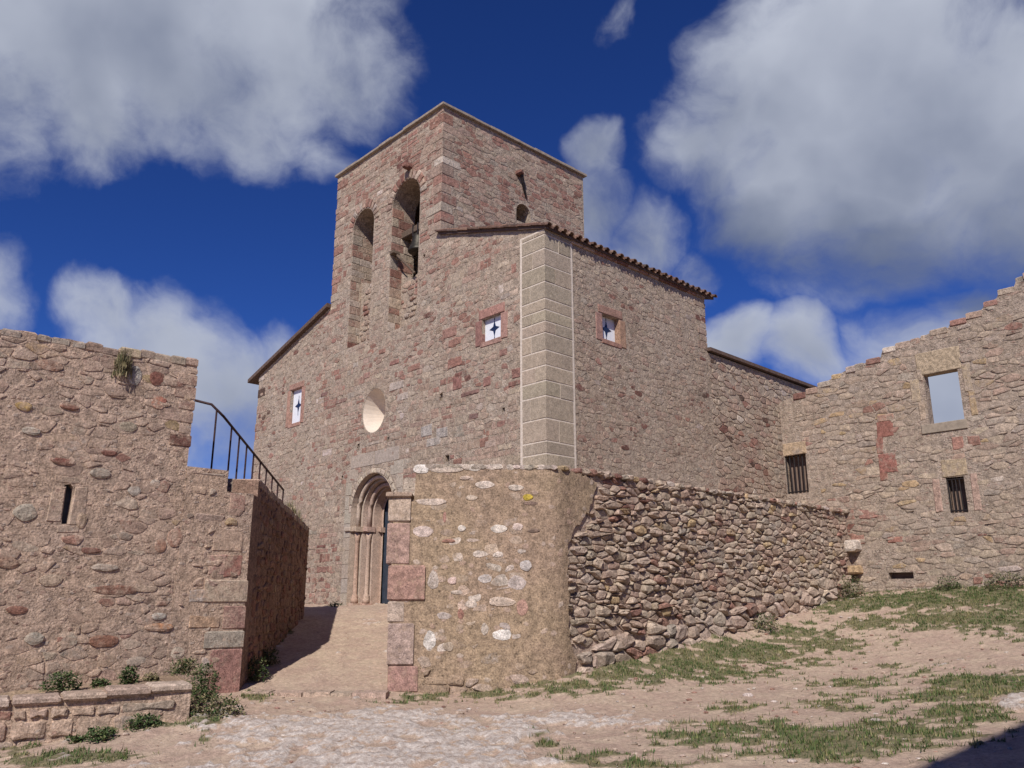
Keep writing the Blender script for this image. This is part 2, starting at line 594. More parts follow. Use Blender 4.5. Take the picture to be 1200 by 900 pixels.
MORTARS = {   # two tones, share of chips, chip tones, chip scale, flattening, shade painted in the pits
    'chapel': ((.425, .34, .266), (.39, .302, .228), .42, ((.34, .20, .16), (.46, .39, .33)), 10.0, 1.6, .66),
    'rubble': ((.46, .35, .28), (.42, .31, .24), .5, ((.32, .19, .15), (.44, .36, .30)), 10.0, 1.5, .6),
    'plaster': ((.365, .266, .178), (.35, .248, .178), .22, ((.40, .27, .21), (.55, .45, .38)), 6.0, 1.3, .70),
    'left': ((.50, .37, .285), (.52, .375, .275), .5, ((.31, .18, .14), (.44, .37, .31)), 9.0, 1.5, .6),
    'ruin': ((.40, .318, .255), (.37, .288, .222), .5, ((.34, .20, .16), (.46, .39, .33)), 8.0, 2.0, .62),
    'shade': ((.30, .195, .145), (.25, .16, .12), .45, ((.24, .13, .10), (.32, .24, .18)), 8.0, 1.5, .65)}  # darker copy, the shade of the parapet face put into the colour

def mortar_color(t, key):
    """lime mortar with aggregate, smeared small stones and pits with shade painted in: colour and height"""
    c0, c1, chip, chips, cs, stretch, pit = MORTARS[key]
    nt = t.nt
    big, mid, fine = t.noise(.8, 4, .6), t.noise(7, 5, .7, off=2), t.noise(34, 4, .7, off=4)
    c = t.mix(t.ramp(big, .35, .65), c0, c1)
    c = t.scale_col(c, t.ramp(mid, .28, .72, .60, 1.28))
    c = t.scale_col(c, t.ramp(fine, .28, .72, .52, 1.34))
    warp = nt.nodes.new('ShaderNodeVectorMath'); warp.operation = 'MULTIPLY_ADD'
    nt.links.new(t.noise(7, 2, .5, color=True, off=6), warp.inputs[0]); warp.inputs[1].default_value = (.14, .14, .14)
    nt.links.new(t.scaled((1, 1, stretch)), warp.inputs[2])
    vo = t.voro(cs, warp.outputs[0])
    r = nt.nodes.new('ShaderNodeSeparateColor'); nt.links.new(vo.outputs['Color'], r.inputs[0])
    core = t.math('MULTIPLY', t.ramp(vo.outputs['Distance'], .46, .26), t.ramp(r.outputs[0], 1 - chip, 1 - chip + .03))
    cc = t.mix(r.outputs[1], chips[0], chips[1])
    cc = t.scale_col(cc, t.ramp(fine, .28, .72, .7, 1.25))
    c = t.mix(t.math('MULTIPLY', core, .62), c, cc)
    pits = t.ramp(t.noise(13, 4, .68, off=9), .39, .31)
    c = t.scale_col(c, t.ramp(pits, 0, 1, 1, pit))  # pits darkened in colour, shade painted into the hollows
    h = t.math('ADD', t.math('MULTIPLY', mid, 1.1), t.math('MULTIPLY', fine, .4))
    h = t.math('ADD', h, t.math('MULTIPLY', core, .25))
    h = t.math('SUBTRACT', h, t.math('MULTIPLY', pits, .5))
    return c, h

def stone_mat(name, key='chapel', wash_lo=.46, wash_hi=.66, wash=.82, bump=.028, var=(.62, 1.3)):
    """a stone of the colour it carries, mortar smeared over part of it"""
    m, nt, b = nodes_of(name, .92)
    t = NT(nt)
    col, _ = t.attr('col'); smear = t.nt.nodes[-1].outputs['Alpha']
    n1 = t.noise(9, 5, .66); n2 = t.noise(42, 4, .7, off=3)
    c = t.scale_col(col, t.ramp(n1, .3, .7, *var))
    c = t.scale_col(c, t.ramp(n2, .3, .7, .58, 1.32))
    mc, mh = mortar_color(t, key)
    w = t.ramp(t.math('ADD', t.noise(6.5, 6, .72, off=7), t.math('MULTIPLY', t.math('SUBTRACT', smear, .5), .45)), wash_lo, wash_hi)
    c = t.mix(t.math('MULTIPLY', w, wash), c, mc)
    pits = t.ramp(t.noise(21, 3, .6, off=9), .37, .29)
    c = t.scale_col(c, t.ramp(pits, 0, 1, 1.0, .6))  # pit shade painted into the stone colour
    nt.links.new(c, b.inputs['Base Color'])
    h = t.math('ADD', t.math('MULTIPLY', n1, 1.0), t.math('MULTIPLY', n2, .4))
    h = t.math('SUBTRACT', h, t.math('MULTIPLY', pits, .4))
    nt.links.new(t.bump(h, bump), b.inputs['Normal'])
    return m

def mortar_mat(name, key, bump=.04):
    m, nt, b = nodes_of(name, .95)
    t = NT(nt)
    c, h = mortar_color(t, key)
    nt.links.new(c, b.inputs['Base Color'])
    nt.links.new(t.bump(h, bump), b.inputs['Normal'])
    return m

def plain_mat(name, col, rough=.7, var=.2, scale=14, bump=.004, metal=0.0, spec=.3):
    m, nt, b = nodes_of(name, rough)
    b.inputs['Metallic'].default_value = metal; b.inputs['Specular IOR Level'].default_value = spec
    t = NT(nt)
    n = t.noise(scale, 4, .6)
    c = t.scale_col(col, t.ramp(n, .3, .7, 1 - var, 1 + var))
    nt.links.new(c, b.inputs['Base Color'])
    nt.links.new(t.bump(n, bump), b.inputs['Normal'])
    return m

MAT = {}
MAT['chapel_stone'] = stone_mat('chapel stone', 'chapel')
MAT['window_stone'] = stone_mat('red window stone', 'chapel', .48, .72, .7, .012, (.7, 1.2))
MAT['left_stone'] = stone_mat('left building stone', 'left', .36, .60, .92)
MAT['ruin_stone'] = stone_mat('ruin stone', 'ruin', .42, .62, .85)
MAT['shown_stone'] = stone_mat('stone in render', 'plaster', .42, .62, .8)
MAT['pier_stone'] = stone_mat('pier stone', 'plaster', .36, .62, .8, .02, (.6, 1.3))
MAT['rubble_stone'] = stone_mat('rubble stone', 'rubble', .46, .68, .75, .03)
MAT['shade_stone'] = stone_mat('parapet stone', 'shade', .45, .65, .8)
MAT['chapel_mortar'] = mortar_mat('chapel lime mortar', 'chapel')
MAT['rubble_mortar'] = mortar_mat('recessed earth mortar', 'rubble', .04)
MAT['plaster'] = mortar_mat('ochre lime render', 'plaster', .025)
MAT['left_mortar'] = mortar_mat('pink lime mortar', 'left', .05)
MAT['ruin_mortar'] = mortar_mat('ruin mortar', 'ruin', .045)
MAT['shade_mortar'] = mortar_mat('shade-toned parapet mortar', 'shade', .04)  # parapet shade carried by the mortar colour
MAT['ashlar'] = stone_mat('dressed sandstone', 'chapel', .60, .82, .5, .008, (.82, 1.15))
MAT['pale_mortar'] = plain_mat('pale pointing mortar', (.62, .53, .44), .95, .15, 20, .006)
MAT['cream'] = plain_mat('cream plaster', (.66, .56, .46), .9, .06, 8, .004)
MAT['iron'] = plain_mat('dark iron', (.028, .022, .022), .55, .3, 30, .002, .4)
MAT['rail'] = plain_mat('rusty painted iron', (.055, .028, .028), .6, .4, 18, .002, .2)
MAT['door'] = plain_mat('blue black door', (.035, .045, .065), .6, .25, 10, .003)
MAT['white'] = plain_mat('white alabaster panel', (.72, .74, .78), .6, .05, 10, .001)
MAT['navy'] = plain_mat('dark blue glass', (.02, .03, .07), .25, .2, 10, .001, 0, .5)
MAT['tile'] = stone_mat('old roof tile', 'shade', .6, .8, .4, .006, (.6, 1.3))
MAT['dark_eave'] = plain_mat('weathered roof edge', (.115, .075, .058), .9, .3, 12, .01)
MAT['coping'] = plain_mat('grey stone coping', (.30, .245, .19), .92, .2, 9, .008)
MAT['wood'] = plain_mat('grey old wood', (.12, .085, .06), .85, .3, 16, .006)
MAT['bronze'] = plain_mat('bell bronze', (.045, .04, .032), .5, .3, 14, .002, .6)
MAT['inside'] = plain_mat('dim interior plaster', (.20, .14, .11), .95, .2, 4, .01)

# ------------------------------------------------------------------ the lie of the place
X_L = -330.0                                        # vanishing point of the chapel front
def vdir(x):
    r = ray(x, HORIZON); return Vector((r.x, r.y)).normalized()
A = vdir(X_L)                                       # along the chapel front, away to the left
B = Vector((A.y, -A.x))                             # along the chapel's long side, away to the right
if B.y < 0: B = -B
Cc = px_at(641, 548, 18.0); Cc = Vector((Cc.x, Cc.y))     # the chapel's near corner
FAC = Frame(Cc, A, -B)
SIDE = Frame(Cc, B, -A)
S_RUIN = 10.5
RUIN = Frame(Cc + B * S_RUIN, -A, -B)
T_TOWER0, T_TOWER1, TOWER_DEEP, TOWER_TOP = 4.03, 9.72, 6.0, 13.82
TOWR = Frame(Cc + A * T_TOWER0, B, -A)
P0 = px_at(456, 806, 15.4); P0 = Vector((P0.x, P0.y))
P1 = px_at(652, 700, 15.5); P1 = Vector((P1.x, P1.y))
PLA = Frame(P0, P1 - P0, Vector(((P1 - P0).y, -(P1 - P0).x)))
RUB = Frame(P1, B, -A)
RUB_LEN = (Cc + B * S_RUIN - P1).dot(B)
Q0 = px_at(279, 806, 15.2); Q0 = Vector((Q0.x, Q0.y))
LEFT = Frame(Q0, -B, -A)
SD = Vector((-.075, 1)).normalized()
STAIR = Frame(Q0, SD, Vector((SD.y, -SD.x)))
LOW0, LOW1 = px_ground(-2, 880, -1.86), px_ground(221, 842, -1.63)
LOWD = Vector((LOW1.x - LOW0.x, LOW1.y - LOW0.y)).normalized()
LOW = Frame((LOW1.x, LOW1.y), -LOWD, Vector((LOWD.y, -LOWD.x)))

# ------------------------------------------------------------------ ground
def ctrl():
    pts = []
    def G(x, y, z): p = px_ground(x, y, z); pts.append((p.x, p.y, z))
    def W(fr, x, y): u, z = fr.px(x, y); p = fr.P(u, z); pts.append(p)
    for x, z in ((0, -1.88), (300, -1.72), (600, -1.64), (850, -1.55), (1030, -1.47), (1200, -1.38)): G(x, 898, z)
    W(PLA, 456, 809); W(PLA, 560, 812); W(PLA, 640, 797)
    W(RUB, 720, 779); W(RUB, 800, 757); W(RUB, 860, 742); W(RUB, 940, 718); W(RUB, 1000, 698)
    W(RUIN, 1040, 693); W(RUIN, 1100, 690); W(RUIN, 1200, 688); W(RUIN, 1300, 684)
    pts.append((Q0.x, Q0.y, -1.55)); pts.append(((Q0.x + P0.x) / 2, 15.0, -1.58))
    pts.append((LOW0.x, LOW0.y, -1.87)); pts.append((LOW1.x, LOW1.y, -1.63)); pts.append((LOW0.x - 3, LOW0.y - 3, -2.1))
    for y in (17, 18.5, 20, 21.5, 22.8): pts.append((-3.7 - (y - 15) * .07, y, -1.56 + .178 * (y - 15.3)))
    pts += [(-5.4, 23.6, -.2), (-7.5, 25.5, -.2), (-10, 28, -.2), (-8, 21, -.3), (-11, 15, -1.3), (-10, 9.5, -2.0)]
    pts += [(0, 0, -1.65), (4, 1, -1.6), (-6, 2, -1.7), (9, 6, -1.1), (13, 12, -.55), (16, 18, -.05), (3.5, 20, 0.0), (14, 26, .4), (0, 26, -.1)]
    return np.array(pts)
CP = ctrl()
def tps(P, X):
    K = lambda r2: np.where(r2 > 0, .5 * r2 * np.log(np.maximum(r2, 1e-12)), 0)
    n = len(P)
    d2 = ((P[:, None, :2] - P[None, :, :2]) ** 2).sum(-1)
    M = np.zeros((n + 3, n + 3)); M[:n, :n] = K(d2) + np.eye(n) * .05
    M[:n, n] = 1; M[:n, n + 1:] = P[:, :2]; M[n, :n] = 1; M[n + 1:, :n] = P[:, :2].T
    sol = np.linalg.solve(M, np.concatenate([P[:, 2], np.zeros(3)]))
    out = np.zeros(len(X))
    for i in range(0, len(X), 20000):
        x = X[i:i + 20000]
        out[i:i + 20000] = K(((x[:, None] - P[None, :, :2]) ** 2).sum(-1)) @ sol[:n] + sol[n] + x @ sol[n + 1:]
    return out
def vnoise(x, y, seed):
    """smooth value noise on arrays"""
    xi, yi = np.floor(x).astype(np.int64), np.floor(y).astype(np.int64)
    fx, fy = x - xi, y - yi
    fx, fy = fx * fx * (3 - 2 * fx), fy * fy * (3 - 2 * fy)
    def h(i, j):
        k = (i * 374761393 + j * 668265263 + seed * 1442695041) & 0x7fffffff
        k = ((k ^ (k >> 13)) * 1274126177) & 0x7fffffff
        return ((k ^ (k >> 16)) & 0xffff) / 65535.0
    a, b, c, d = h(xi, yi), h(xi + 1, yi), h(xi, yi + 1), h(xi + 1, yi + 1)
    return (a * (1 - fx) + b * fx) * (1 - fy) + (c * (1 - fx) + d * fx) * fy
def fbm(x, y, s, seed, oct=4, g=.5):
    o, a, t = 0, 1, 0
    for k in range(oct):
        o = o + a * vnoise(x * s + 13.7 * k, y * s + 7.1 * k, seed + k); t += a; a *= g; s *= 2.03
    return o / t

GRASS = [(560, 812, 70, 7, .7), (480, 818, 36, 6, .9), (650, 804, 70, 9, 1), (720, 793, 80, 12, 1), (790, 780, 90, 15, 1.1), (870, 765, 95, 17, 1.2), (950, 752, 80, 13, 1.1), (820, 790, 70, 8, .8),
         (1080, 703, 110, 10, 1.2), (1160, 700, 90, 11, 1.3), (1120, 727, 130, 10, 1.2), (1020, 733, 60, 7, .9), (1000, 712, 40, 8, .9), (1230, 715, 90, 30, 1.2),
         (1165, 803, 95, 13, 1.1), (1100, 818, 80, 9, .8), (1000, 803, 34, 5, .6), (1040, 782, 20, 3, .7), (985, 828, 40, 6, .6), (860, 832, 26, 5, .7),
         (960, 874, 120, 17, 1.05), (900, 856, 90, 10, .9), (830, 868, 70, 9, 1.05), (1060, 858, 90, 14, .9), (1140, 838, 60, 9, .8), (745, 895, 50, 7, 1.1), (680, 888, 40, 6, .8), (620, 862, 18, 5, .8), (640, 875, 16, 4, .8), (540, 860, 18, 4, .8),
         (100, 888, 60, 6, 1.1), (50, 896, 50, 5, 1.1), (243, 845, 26, 12, .9), (240, 868, 10, 14, .7), (180, 848, 30, 5, .8), (110, 858, 30, 5, .8), (0, 862, 25, 6, 1), (300, 815, 14, 6, .9), (335, 768, 16, 22, .8), (20, 875, 20, 5, .8), (395, 715, 12, 4, .7)]
ROCK = [(420, 862, 190, 24, .75), (520, 884, 120, 17, .9), (320, 880, 90, 18, .7), (480, 842, 110, 10, .8), (680, 845, 70, 10, .55), (400, 898, 200, 14, 1), (560, 898, 80, 12, 1), (1190, 826, 22, 10, .9), (260, 838, 50, 8, .6)]
def mask(px, py, lst, kx=1.15, ky=1.25):
    m = np.full(px.shape, -.6)
    for cx, cy, rx, ry, w in lst:
        d = 1 - np.sqrt(((px - cx) / (rx * kx)) ** 2 + ((py - cy) / (ry * ky)) ** 2)
        m = np.maximum(m, d * w)
    return m
def axis(lo, hi, step, far):
    a = list(np.arange(lo, hi + 1e-6, step)); s = step; x = hi; r = []
    while x < far: s *= 1.28; x += s; r.append(x)
    s = step; x = lo; l = []
    while x > -far: s *= 1.28; x -= s; l.append(x)
    return np.array(l[::-1] + a + r)
def ground_z(X):
    """ground height without the fine relief, for points (n,2)"""
    z = tps(CP, X)
    r = np.hypot(X[:, 0] - 2, X[:, 1] - 16)
    k = np.clip((r - 17) / 25, 0, 1); k = k * k * (3 - 2 * k)
    return z * (1 - k) + (-1.8 - np.maximum(0, r - 20) * .045 * np.exp(-np.maximum(0, r - 20) / 900)) * k
def ground_fields(X):
    z = ground_z(X)
    P = np.column_stack([X, z])
    px, py, dz = project(P)
    vis = (dz > 1) & (px > -250) & (px < 1450) & (py > 600) & (py < 1100)
    n1 = fbm(X[:, 0], X[:, 1], 1.1, 3); n2 = fbm(X[:, 0], X[:, 1], 5.0, 9); n3 = fbm(X[:, 0], X[:, 1], 17.0, 15, 3)
    g = np.where(vis, mask(px, py, GRASS), (n1 - .5) * 2.2)
    g = np.clip((g + (n2 - .5) * 2.5 + (n1 - .5) * 1.0 + (n3 - .5) * 1.0) * 1.9 + .0, 0, 1)
    rk = np.where(vis, mask(px, py, ROCK, .95, .95), (n1 - .62) * 2.0)
    rk = np.clip((rk + (n2 - .5) * 2.0 + (n1 - .5) * 1.2 + (n3 - .5) * .6 + .05) * 2.2, 0, 1)
    g = g * (1 - .75 * rk)
    ramp_z = (X[:, 1] > 15.2) & (X[:, 0] < P0.x + .3) & (X[:, 0] > -6)
    g = np.where(ramp_z & (X[:, 0] > -5.0), g * .25, g)
    return z, g, rk, n1, n2, n3, px, py, vis

def build_ground():
    xs, ys = axis(-8.5, 15.0, .062, 2600), axis(7.2, 27.0, .062, 2600)
    gx, gy = np.meshgrid(xs, ys)
    X = np.column_stack([gx.ravel(), gy.ravel()])
    z, g, rk, n1, n2, n3, px, py, vis = ground_fields(X)
    near = (np.abs(X[:, 0] - 3) < 14) & (np.abs(X[:, 1] - 16) < 13)
    ridg = 1 - np.abs(2 * fbm(X[:, 0] * .8 + X[:, 1] * .5, X[:, 1] * 1.7, 2.2, 33) - 1)
    rel = (n1 - .5) * .05 + (n2 - .5) * .035 + (n3 - .5) * .022 + g * .02 + rk * (ridg ** 3 * .05 + (n3 - .5) * .03 + .012)
    z = z + np.where(near, rel, 0)
    V = np.column_stack([X, z])
    ny, nx = gx.shape
    idx = np.arange(nx * ny).reshape(ny, nx)
    F = np.column_stack([idx[:-1, :-1].ravel(), idx[:-1, 1:].ravel(), idx[1:, 1:].ravel(), idx[1:, :-1].ravel()])
    me = bpy.data.meshes.new('ground')
    me.vertices.add(len(V)); me.vertices.foreach_set('co', V.ravel())
    me.loops.add(F.size); me.loops.foreach_set('vertex_index', F.ravel().astype(np.int32))
    me.polygons.add(len(F)); me.polygons.foreach_set('loop_start', np.arange(0, F.size, 4, dtype=np.int32))
    me.polygons.foreach_set('use_smooth', np.ones(len(F), dtype=bool))
    me.update(calc_edges=True)
    at = me.color_attributes.new('cover', 'FLOAT_COLOR', 'POINT')
    c = np.ones((len(V), 4), dtype=np.float32); c[:, 0] = g; c[:, 1] = rk; c[:, 2] = n1
    at.data.foreach_set('color', c.ravel())
    m, nt, b = nodes_of('sandy ground', .95)
    t = NT(nt)
    col, _ = t.attr('cover')
    sp = nt.nodes.new('ShaderNodeSeparateColor'); nt.links.new(col, sp.inputs[0])
    mid, fine, grit = t.noise(2.2, 5, .62), t.noise(14, 5, .68, off=2), t.noise(70, 3, .7, off=5)
    sand = t.mix(t.ramp(mid, .35, .66), (.44, .315, .245), (.51, .39, .29))
    sand = t.scale_col(sand, t.ramp(fine, .28, .72, .74, 1.18))
    vo = t.voro(26); peb = t.ramp(vo.outputs['Distance'], .34, .26)
    rs = nt.nodes.new('ShaderNodeSeparateColor'); nt.links.new(vo.outputs['Color'], rs.inputs[0])
    peb = t.math('MULTIPLY', peb, t.ramp(rs.outputs[0], .80, .83))
    sand = t.mix(t.math('MULTIPLY', peb, .7), sand, t.mix(rs.outputs[1], (.36, .22, .17), (.52, .44, .38)))
    rock = t.mix(t.ramp(fine, .35, .68), (.40, .32, .27), (.66, .59, .53))
    rock = t.mix(t.ramp(t.noise(5, 5, .7, off=8), .52, .62), rock, (.46, .33, .24))
    soil = t.mix(t.ramp(fine, .35, .65), (.085, .09, .036), (.19, .17, .085))
    c = t.mix(t.ramp(t.math('ADD', sp.outputs[1], t.math('MULTIPLY', t.math('SUBTRACT', fine, .5), 1.2)), .35, .75), sand, rock)
    c = t.mix(t.ramp(t.math('ADD', sp.outputs[0], t.math('MULTIPLY', t.math('SUBTRACT', fine, .5), .9)), .3, .7, 0, .85), c, soil)
    c = t.scale_col(c, t.ramp(grit, .28, .72, .8, 1.18))
    nt.links.new(c, b.inputs['Base Color'])
    h = t.math('ADD', t.math('ADD', fine, t.math('MULTIPLY', grit, .3)), t.math('MULTIPLY', peb, .35))
    nt.links.new(t.bump(h, .03), b.inputs['Normal'])
    me.materials.append(m)
    o = bpy.data.objects.new('ground', me); COL.objects.link(o)
    props(o, 'sandy sloping ground with pale bedrock and worn path', 'ground', kind='structure')
    return V, g, rk
GV, GG, GR = build_ground()
def gz(x, y): return float(ground_z(np.array([[x, y]]))[0])

# ------------------------------------------------------------------ stone colours (albedo)
PINK, RED, DRED, TAN, GREY, PALE, OCHRE = (.38, .27, .207), (.31, .172, .132), (.20, .10, .078), (.43, .335, .255), (.385, .315, .255), (.53, .435, .37), (.43, .305, .18)
PAL_CHAPEL = [(.5, PALE), (.9, GREY), (2.4, TAN), (3.0, PINK), (3.0, RED), (1.0, DRED)]
BROWN = (.125, .078, .06)  # dark brown stones, also standing in for the shade of small cavities
PAL_SIDE = [(.9, PALE), (.9, GREY), (2.8, TAN), (3.0, PINK), (1.2, RED), (.8, DRED), (.7, BROWN)]
PAL_TOWER = [(.5, PALE), (.9, GREY), (1.8, TAN), (3.0, PINK), (3.4, RED), (1.0, DRED)]
PAL_RUBBLE = [(.8, PALE), (2.0, GREY), (3.4, TAN), (.2, OCHRE), (2.4, PINK), (1.2, RED), (.4, DRED)]
PAL_RUIN = [(1.6, PALE), (1.3, GREY), (3.2, TAN), (.6, OCHRE), (2, PINK), (1.0, RED), (.35, DRED)]
PAL_LEFT = [(.7, PALE), (1.8, GREY), (2.2, TAN), (.4, OCHRE), (3, PINK), (1.2, RED), (.6, DRED)]

# ------------------------------------------------------------------ the chapel
EAVE_Z, RAKE = 8.62, .30
T_END, S_END, S_WING = 14.45, 6.62, 13.4
RIDGE_T = 7.0
def zr(t): return EAVE_Z + RAKE * t                      # right rake of the gable
def zl(t): return 7.86 + .285 * (T_END - t)             # left rake
chapel = thing('chapel', (*FAC.P(T_END / 2, -.3, -3.4)[:2], -.3), 'red and tan stone chapel with square bell tower and arched portal', 'chapel')

pz = lambda x, y: FAC.px(x, y)
hole_portal = arch(6.83, 1.06, -.45, 2.38, 20)
hole_a1 = arch(8.02, .60, 7.5, 11.42, 14)
hole_a2 = arch(5.74, .70, 7.5, 11.45, 14)
hole_ocu = [(6.96 + .58 * math.cos(i * math.pi / 14), 5.27 + .65 * math.sin(i * math.pi / 14)) for i in range(28)]
hole_wl = rect(11.27, 12.02, 5.62, 6.80)
hole_wr = rect(1.53, 2.24, 6.22, 6.84)
HOLES_F = [hole_portal, hole_a1, hole_a2, hole_ocu, hole_wl, hole_wr]
for x_, y_, w_, h_ in ((517, 464, .12, .26), (524, 537, .16, .16), (420, 524, .12, .2), (401, 560, .1, .14), (590, 480, .10, .10), (455, 515, .10, .14), (497, 300, .1, .1)):
    u_, z_ = FAC.px(x_, y_); HOLES_F.append(rect(u_ - w_ / 2, u_ + w_ / 2, z_ - h_ / 2, z_ + h_ / 2))
out_fac = [(0, -1.6), (0, zr(0) - .05), (T_TOWER0, zr(T_TOWER0) - .05), (T_TOWER0, TOWER_TOP), (T_TOWER1, TOWER_TOP), (T_TOWER1, zl(T_TOWER1) - .04), (T_END, zl(T_END) - .04), (T_END, -1.6)]
front = mk('front_wall', *panel(FAC, out_fac, HOLES_F, .85), MAT['chapel_mortar'], chapel)

hole_ws = rect(2.02, 2.69, 6.26, 6.92)
out_side = [(.852, -1.6), (S_END, -1.6), (S_END, EAVE_Z - .02), (.852, EAVE_Z - .02)]
side = mk('side_wall', *panel(SIDE, [(.86, -1.6), (.86, EAVE_Z - .02), (S_END, EAVE_Z - .02), (S_END, -1.6)], [hole_ws], .7), MAT['chapel_mortar'], chapel)
wing = mk('wing_wall', *panel(SIDE, [(S_END + .004, -1.6), (S_END + .004, 6.86), (S_WING, 6.80), (S_WING, -1.6)], [], .6, -.01), MAT['chapel_mortar'], chapel)
hx0, hz0 = TOWR.px(605, 236); hx1, hz1 = TOWR.px(622, 264)
hole_t = arch((hx0 + hx1) / 2, (hx1 - hx0) / 2, hz1 - .02, hz0 - .30, 10)
tower = mk('bell_tower', *panel(TOWR, [(.86, 8.3), (.86, TOWER_TOP), (TOWER_DEEP, TOWER_TOP), (TOWER_DEEP, 8.3)], [hole_t], .6), MAT['chapel_mortar'], chapel)
# the walls one does not see
def ts(t, s): q = Cc + A * t + B * s; return (q.x, q.y)
mb = MB()
mb.add(*boxv(ts(T_TOWER0 + .6, TOWER_DEEP - .5), ts(T_TOWER1, TOWER_DEEP - .5), ts(T_TOWER1, TOWER_DEEP), ts(T_TOWER0 + .6, TOWER_DEEP), 8, TOWER_TOP))
mb.add(*boxv(ts(T_TOWER1 - .6, .86), ts(T_TOWER1, .86), ts(T_TOWER1, TOWER_DEEP - .5), ts(T_TOWER1 - .6, TOWER_DEEP - .5), 8, TOWER_TOP))
mb.add(*boxv(ts(T_TOWER0 + .61, .87), ts(T_TOWER1 - .61, .87), ts(T_TOWER1 - .61, TOWER_DEEP - .51), ts(T_TOWER0 + .61, TOWER_DEEP - .51), 8.6, 8.8))
mb.build('tower_back_wall', MAT['chapel_mortar'], chapel)
mb = MB()
mb.add(*boxv(ts(T_END - .7, .86), ts(T_END, .86), ts(T_END, S_WING), ts(T_END - .7, S_WING), -1.6, zl(T_END)))
mb.add(*boxv(ts(.71, S_END - .6), ts(T_END - .71, S_END - .6), ts(T_END - .71, S_END), ts(.71, S_END), 4, 8.0))
mb.add(*boxv(ts(.62, S_WING - .6), ts(T_END - .71, S_WING - .6), ts(T_END - .71, S_WING), ts(.62, S_WING), -1.6, 6.7))
mb.build('rear_wall', MAT['chapel_mortar'], chapel)

# --- stonework of the chapel
rng = random.Random(5)
sk_quoin = rect(-.2, .86, -2, 9.2)
sk_hidden = rect(-.2, 5.2, -2, 1.6)
sk_portal = grow(arch(6.83, 1.42, -.6, 2.4, 16), .02)
def in_any(p, ps): return any(inside(p, q) for q in ps)
frames_f = [rect(1.25, 2.5, 5.95, 7.2), rect(11.0, 12.3, 5.4, 7.1), grow(hole_ocu, .06)]
front_st = []
inner = grow(out_fac, -.05)
def shrink_outline(o, d): return o
lower_out = [(0.02, -1.6), (0.02, zr(0) - .12), (T_TOWER0, zr(T_TOWER0) - .1), (T_TOWER1, zl(T_TOWER1) + .3), (T_END - .03, zl(T_END) - .12), (T_END - .03, -1.6)]
def keep_front(u, z):
    n = noise.noise(Vector((u * .6, z * .7, 3.1)))
    k = .86 + .5 * n
    if u > 9.8: k -= .12
    if z < 3.9 and 4.6 < u < 9.2: k -= .25
    return max(.2, k)
tower_out = [(T_TOWER0 + .02, 8.6), (T_TOWER0 + .02, TOWER_TOP - .02), (T_TOWER1 - .02, TOWER_TOP - .02), (T_TOWER1 - .02, 8.6)]
PAL_SPAN = [(3, (.41, .345, .28)), (1, (.44, .36, .285)), (1, (.40, .32, .255))]
zone = lambda u, z: noise.noise(Vector((u * .45, z * .6, 12.5)))
sq = dict(jit=.40, zj=.12, wv=.55)
front_st += masonry(FAC, (0, 10.2, -1.0, 9.6), .36, .19, PAL_CHAPEL, rng, lower_out, HOLES_F, [sk_quoin, sk_hidden, sk_portal] + frames_f, keepf=lambda u, z: keep_front(u, z) if zone(u, z) > -.12 else 0, prot=(.002, .012), rnd=.08, gap=.012, layout=courses, wash=.46)
front_st += masonry(FAC, (0, 10.2, -1.0, 9.6), .25, .14, PAL_CHAPEL, rng, lower_out, HOLES_F, [sk_quoin, sk_hidden, sk_portal] + frames_f, .42, .24, .6, keepf=lambda u, z: keep_front(u, z) if zone(u, z) <= -.12 else 0, prot=(.002, .014), rnd=.12, gap=.010, wash=.58)
front_st += masonry(FAC, (10.2, T_END, -1.0, 9.4), .23, .13, PAL_SIDE, rng, lower_out, HOLES_F, frames_f, .42, .26, .6, keepf=lambda u, z: keep_front(u, z) - .05, prot=(.002, .016), rnd=.13, gap=.010, wash=.66)
front_st += masonry(FAC, (T_TOWER0, T_TOWER1, 8.75 + .2, TOWER_TOP), .40, .18, PAL_TOWER, rng, tower_out, HOLES_F, [grow(lower_out, .02)], keepf=lambda u, z: .95 + .3 * noise.noise(Vector((u, z, 8))), prot=(.002, .014), rnd=.08, gap=.012, layout=courses, wash=.40)
# regular voussoirs round the belfry arches
def voussoirs(fr, uc, zs, r0, r1, n, pal, prot=.03, a0=0, a1=math.pi, rng=rng):
    o = []
    for i in range(n):
        b0, b1 = a0 + (a1 - a0) * i / n + .012, a0 + (a1 - a0) * (i + 1) / n - .012
        rr = r1 * rng.uniform(.96, 1.05)
        pl = [(uc + r * math.cos(b), zs + r * math.sin(b)) for r, b in ((r0, b0), (rr, b0), (rr, (b0 + b1) / 2), (rr, b1), (r0, b1), (r0, (b0 + b1) / 2))]
        v, f = stone(fr, pl, .004, prot * rng.uniform(.7, 1.2), .1, rng)
        o.append((v, f, pick(pal, rng)))
    return o
sk_v = []
front_st = [q for q in front_st]
for uc, r in ((8.02, .60), (5.74, .70)):
    front_st += voussoirs(FAC, uc, 11.43, r + .01, r + .3, 13, PAL_TOWER, .034)
n_front = place_stones(front_st, front, MAT['chapel_stone'], 130)

